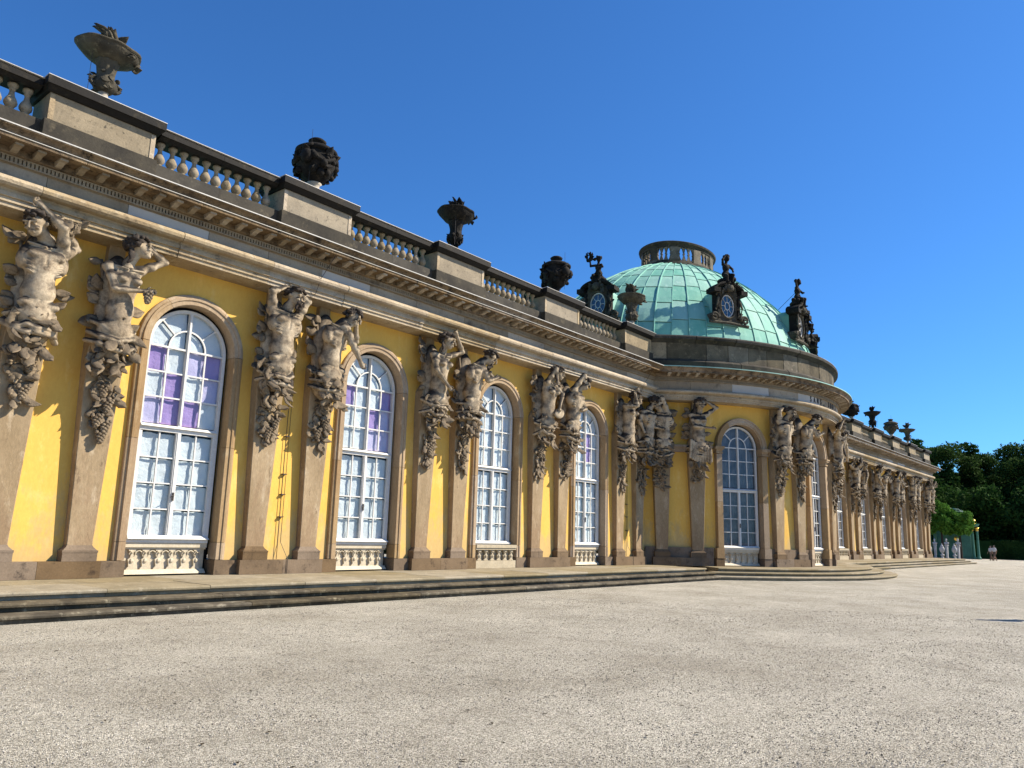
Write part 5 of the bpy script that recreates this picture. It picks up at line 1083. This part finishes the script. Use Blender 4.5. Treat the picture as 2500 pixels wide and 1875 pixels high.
for i, (x, y) in enumerate([(104.6, 4.42), (103.2, 2.92), (102.0, 1.52)]):
    t = thing('herm_bust', 'white marble bust on a tall pedestal, '+words[i]+' of three', 'bust', (x, y, GZ), -math.pi/2-.3, 'white marble herm busts'); O('herm_pedestal', hm, 'marble', t); b_ = O('bust', bm, 'marble', t, (0, 0, 1.64), sc_=(.85, .85, 1.0))
# trellis pavilion: curved lattice niche, columns, open dome, gilded sun
pv = thing('trellis_pavilion', 'green lattice garden pavilion with gilded sun and columns', 'pavilion', (110.8, 3.35, GZ), R_(-72))
mb = MB()
for i in range(46):
    for sg in (-1, 1):
        a0 = R_(-80+160*i/46); pts = [(2.0*math.sin(a0+sg*t*.5), 1.0-2.0*math.cos(a0+sg*t*.5)*.8, .1+3.9*t) for t in np.linspace(0, 1, 5)]; mb.tube(pts, .013, 4)
O('lattice_panel', mb, 'lattice', pv)
for z in (.05, 4.0, 4.35): O('lattice_rail', MB().tube([(2.0*math.sin(R_(a)), 1.0-2.0*math.cos(R_(a))*.8, z) for a in range(-80, 81, 10)], .07, 6), 'lattice', pv)
O('lattice_backing', MB().add([(1.97*math.sin(R_(a)), 1.06-1.93*math.cos(R_(a))*.8, z) for a in range(-80, 81, 10) for z in (0, 4.0)], [(i*2, i*2+2, i*2+3, i*2+1) for i in range(16)]), 'lattice', pv)
for i, (x, y) in enumerate([(-2.15, .7), (-2.7, .5), (1.95, .25), (2.45, .2)]):
    c = O('column', MB().lathe([(.26, 0), (.26, .18), (.19, .28), (.15, .4), (.13, 3.3), (.15, 3.4)], 12, (x, y, 0)), 'lattice', pv, smooth=True)
    O('capital', MB().lathe([(.14, 3.4), (.20, 3.5), (.16, 3.6), (.26, 3.78), (.22, 3.82)], 12, (x, y, 0), fn=lambda a, z: 1+.15*math.sin(a*6)), 'gold', c)
O('entablature', MB().sweep([(-.2, 3.95), (-.3, 4.1), (-.4, 4.3), (.1, 4.3), (.1, 3.95)], np.radians(np.linspace(-85, 85, 14)), lambda t, y, z: ((2.5-y)*math.sin(t), 1.0-(2.3-y)*math.cos(t)*.8, z)), 'lattice', pv)
mb = MB()
for i in range(14):
    a = 2*math.pi*i/14; mb.tube([(2.1*math.cos(a)*math.cos(t), .8+1.9*math.sin(a)*math.cos(t), 4.3+1.9*math.sin(t)) for t in np.linspace(0, 1.5, 8)], .03, 4)
for t in (.3, .6, .9, 1.2): mb.tube([(2.1*math.cos(a)*math.cos(t), .8+1.9*math.sin(a)*math.cos(t), 4.3+1.9*math.sin(t)) for a in np.linspace(0, 2*math.pi, 20)[:-1]], .025, 4, closed=True)
O('dome_lattice', mb, 'lattice', pv)
mb = MB().lathe([(.02, -.05), (.30, -.04), (.34, 0), (.30, .06), (.02, .10)], 20).xf(lambda x, y, z: (x, -z-1.0, y+2.85))
for i in range(16):
    a = 2*math.pi*i/16; L = .62 if i % 2 else .48; mb.add([(.28*math.cos(a-.1), -1.0, 2.85+.28*math.sin(a-.1)), (.28*math.cos(a+.1), -1.0, 2.85+.28*math.sin(a+.1)), (L*math.cos(a), -1.02, 2.85+L*math.sin(a)), (.3*math.cos(a), -1.06, 2.85+.3*math.sin(a))], [(0, 1, 2), (0, 2, 3), (1, 3, 2)])
for i in range(10): mb.sph((rs.uniform(-.22, .22), -1.0, 2.1-rs.uniform(0, .5)), .10, 6, 4)
mb.xf(lambda x, y, z: (x*.8, y, 2.4+(z-2.85)*.8)); O('gilded_sun', mb, 'gold', pv)
O('roof_vase', MB().lathe([(.16, 4.3), (.10, 4.40), (.17, 4.55), (.19, 4.70), (.09, 4.8), (.03, 4.95)], 10, (2.2, .2, 0)), 'gold', pv)

# ------------------------------------------------------------------ visitors
def visitor(at, rz, label, stride=1, build=1.0, long=False):
    t = thing('person', label, 'person', at, rz, 'people walking on the gravel'); t.scale = (build,)*3
    B = SDF((-.5, -.5, -.02), (.5, .5, 1.75), .02); st_ = .26*stride
    for sg in (-1, 1):
        hip = (sg*.09, 0, .90); kn = (sg*.09, -sg*st_*.55-.03, .49); an_ = (sg*.09, -sg*st_*1.15+(.06 if sg > 0 else .06), .09); B.cap(hip, kn, .088, .06, k=.03); B.cap(kn, an_, .056, .038, k=.02)
    B.ell((0, 0, .95), (.16, .11, .12), k=.04); B.ell((0, 0, 1.22), (.17, .105, .2), k=.05); B.cap((-.16, 0, 1.38), (.16, 0, 1.38), .06, k=.04); B.cap((0, 0, 1.4), (0, -.01, 1.50), .05, k=.02)
    B.ell((0, -.01, 1.60), (.075, .09, .105), k=.02); B.ell((0, -.10, 1.585), (.014, .02, .018), k=.01); B.ell((0, -.07, 1.53), (.045, .04, .035), k=.02)
    for sg in (-1, 1):
        e = (sg*.24, sg*st_*.3, 1.10); h_ = (sg*.23, sg*st_*.6-.12, .88); B.cap((sg*.19, 0, 1.38), e, .045, .036, k=.03); B.cap(e, h_, .035, .026, k=.01); B.ell((h_[0], h_[1]-.01, h_[2]-.05), (.022, .035, .05), k=.01)
        for q in range(4): B.cap((h_[0], h_[1]-.03+.016*q, h_[2]-.08), (h_[0]-.005, h_[1]-.04+.016*q, h_[2]-.125), .009, k=.004)
    O('body', B.mesh('body'), 'skin', t)
    C_ = SDF((-.4, -.4, .8), (.4, .4, 1.5), .02); C_.ell((0, 0, 1.2), (.20, .135, .28), k=.04); C_.cap((-.17, 0, 1.38), (.17, 0, 1.38), .075, k=.05)
    for sg in (-1, 1): C_.cap((sg*.19, 0, 1.38), (sg*.23, sg*st_*.2, 1.18), .062, .058, k=.03)
    O('shirt', C_.mesh('shirt'), 'shirt', t)
    D_ = SDF((-.35, -.45, .05), (.35, .45, 1.1), .02); D_.ell((0, 0, .94), (.175, .125, .11), k=.03); zl = .49 if not long else .12
    for sg in (-1, 1):
        D_.cap((sg*.09, 0, .90), (sg*.09, -sg*st_*.5-.03, .53), .10, .088, k=.02)
        if long: D_.cap((sg*.09, -sg*st_*.5-.03, .53), (sg*.09, -sg*st_*1.1+.06, .14), .085, .065, k=.02)
    O('shorts' if not long else 'trousers', D_.mesh('shorts'), 'shorts', t)
    hm_ = SDF((-.2, -.2, 1.45), (.2, .25, 1.8), .015); hm_.ell((0, .015, 1.63), (.085, .095, .095), k=.01); O('hair', hm_.mesh('hair'), 'cap', t)
    for sg in (-1, 1): O('shoe', MB().sph((sg*.09, -sg*st_*1.15+.02, .045), (.045, .13, .05), 8, 6), 'shoe', t)
    O('backpack', MB().sph((0, .17, 1.2), (.13, .09, .2), 8, 6), 'cap', t)
visitor((105.6, -1.45, GZ), R_(-125), 'man in white shirt and brown shorts walking with a backpack, nearer of the pair', 1, 1.0)
visitor((106.3, -1.0, GZ), R_(-130), 'companion walking half hidden behind the man in the white shirt', .8, .97, True)
visitor((20.75, -14.75, GZ), R_(160), 'person standing just outside the right edge whose shadow falls on the gravel', .3, 1.02, True)
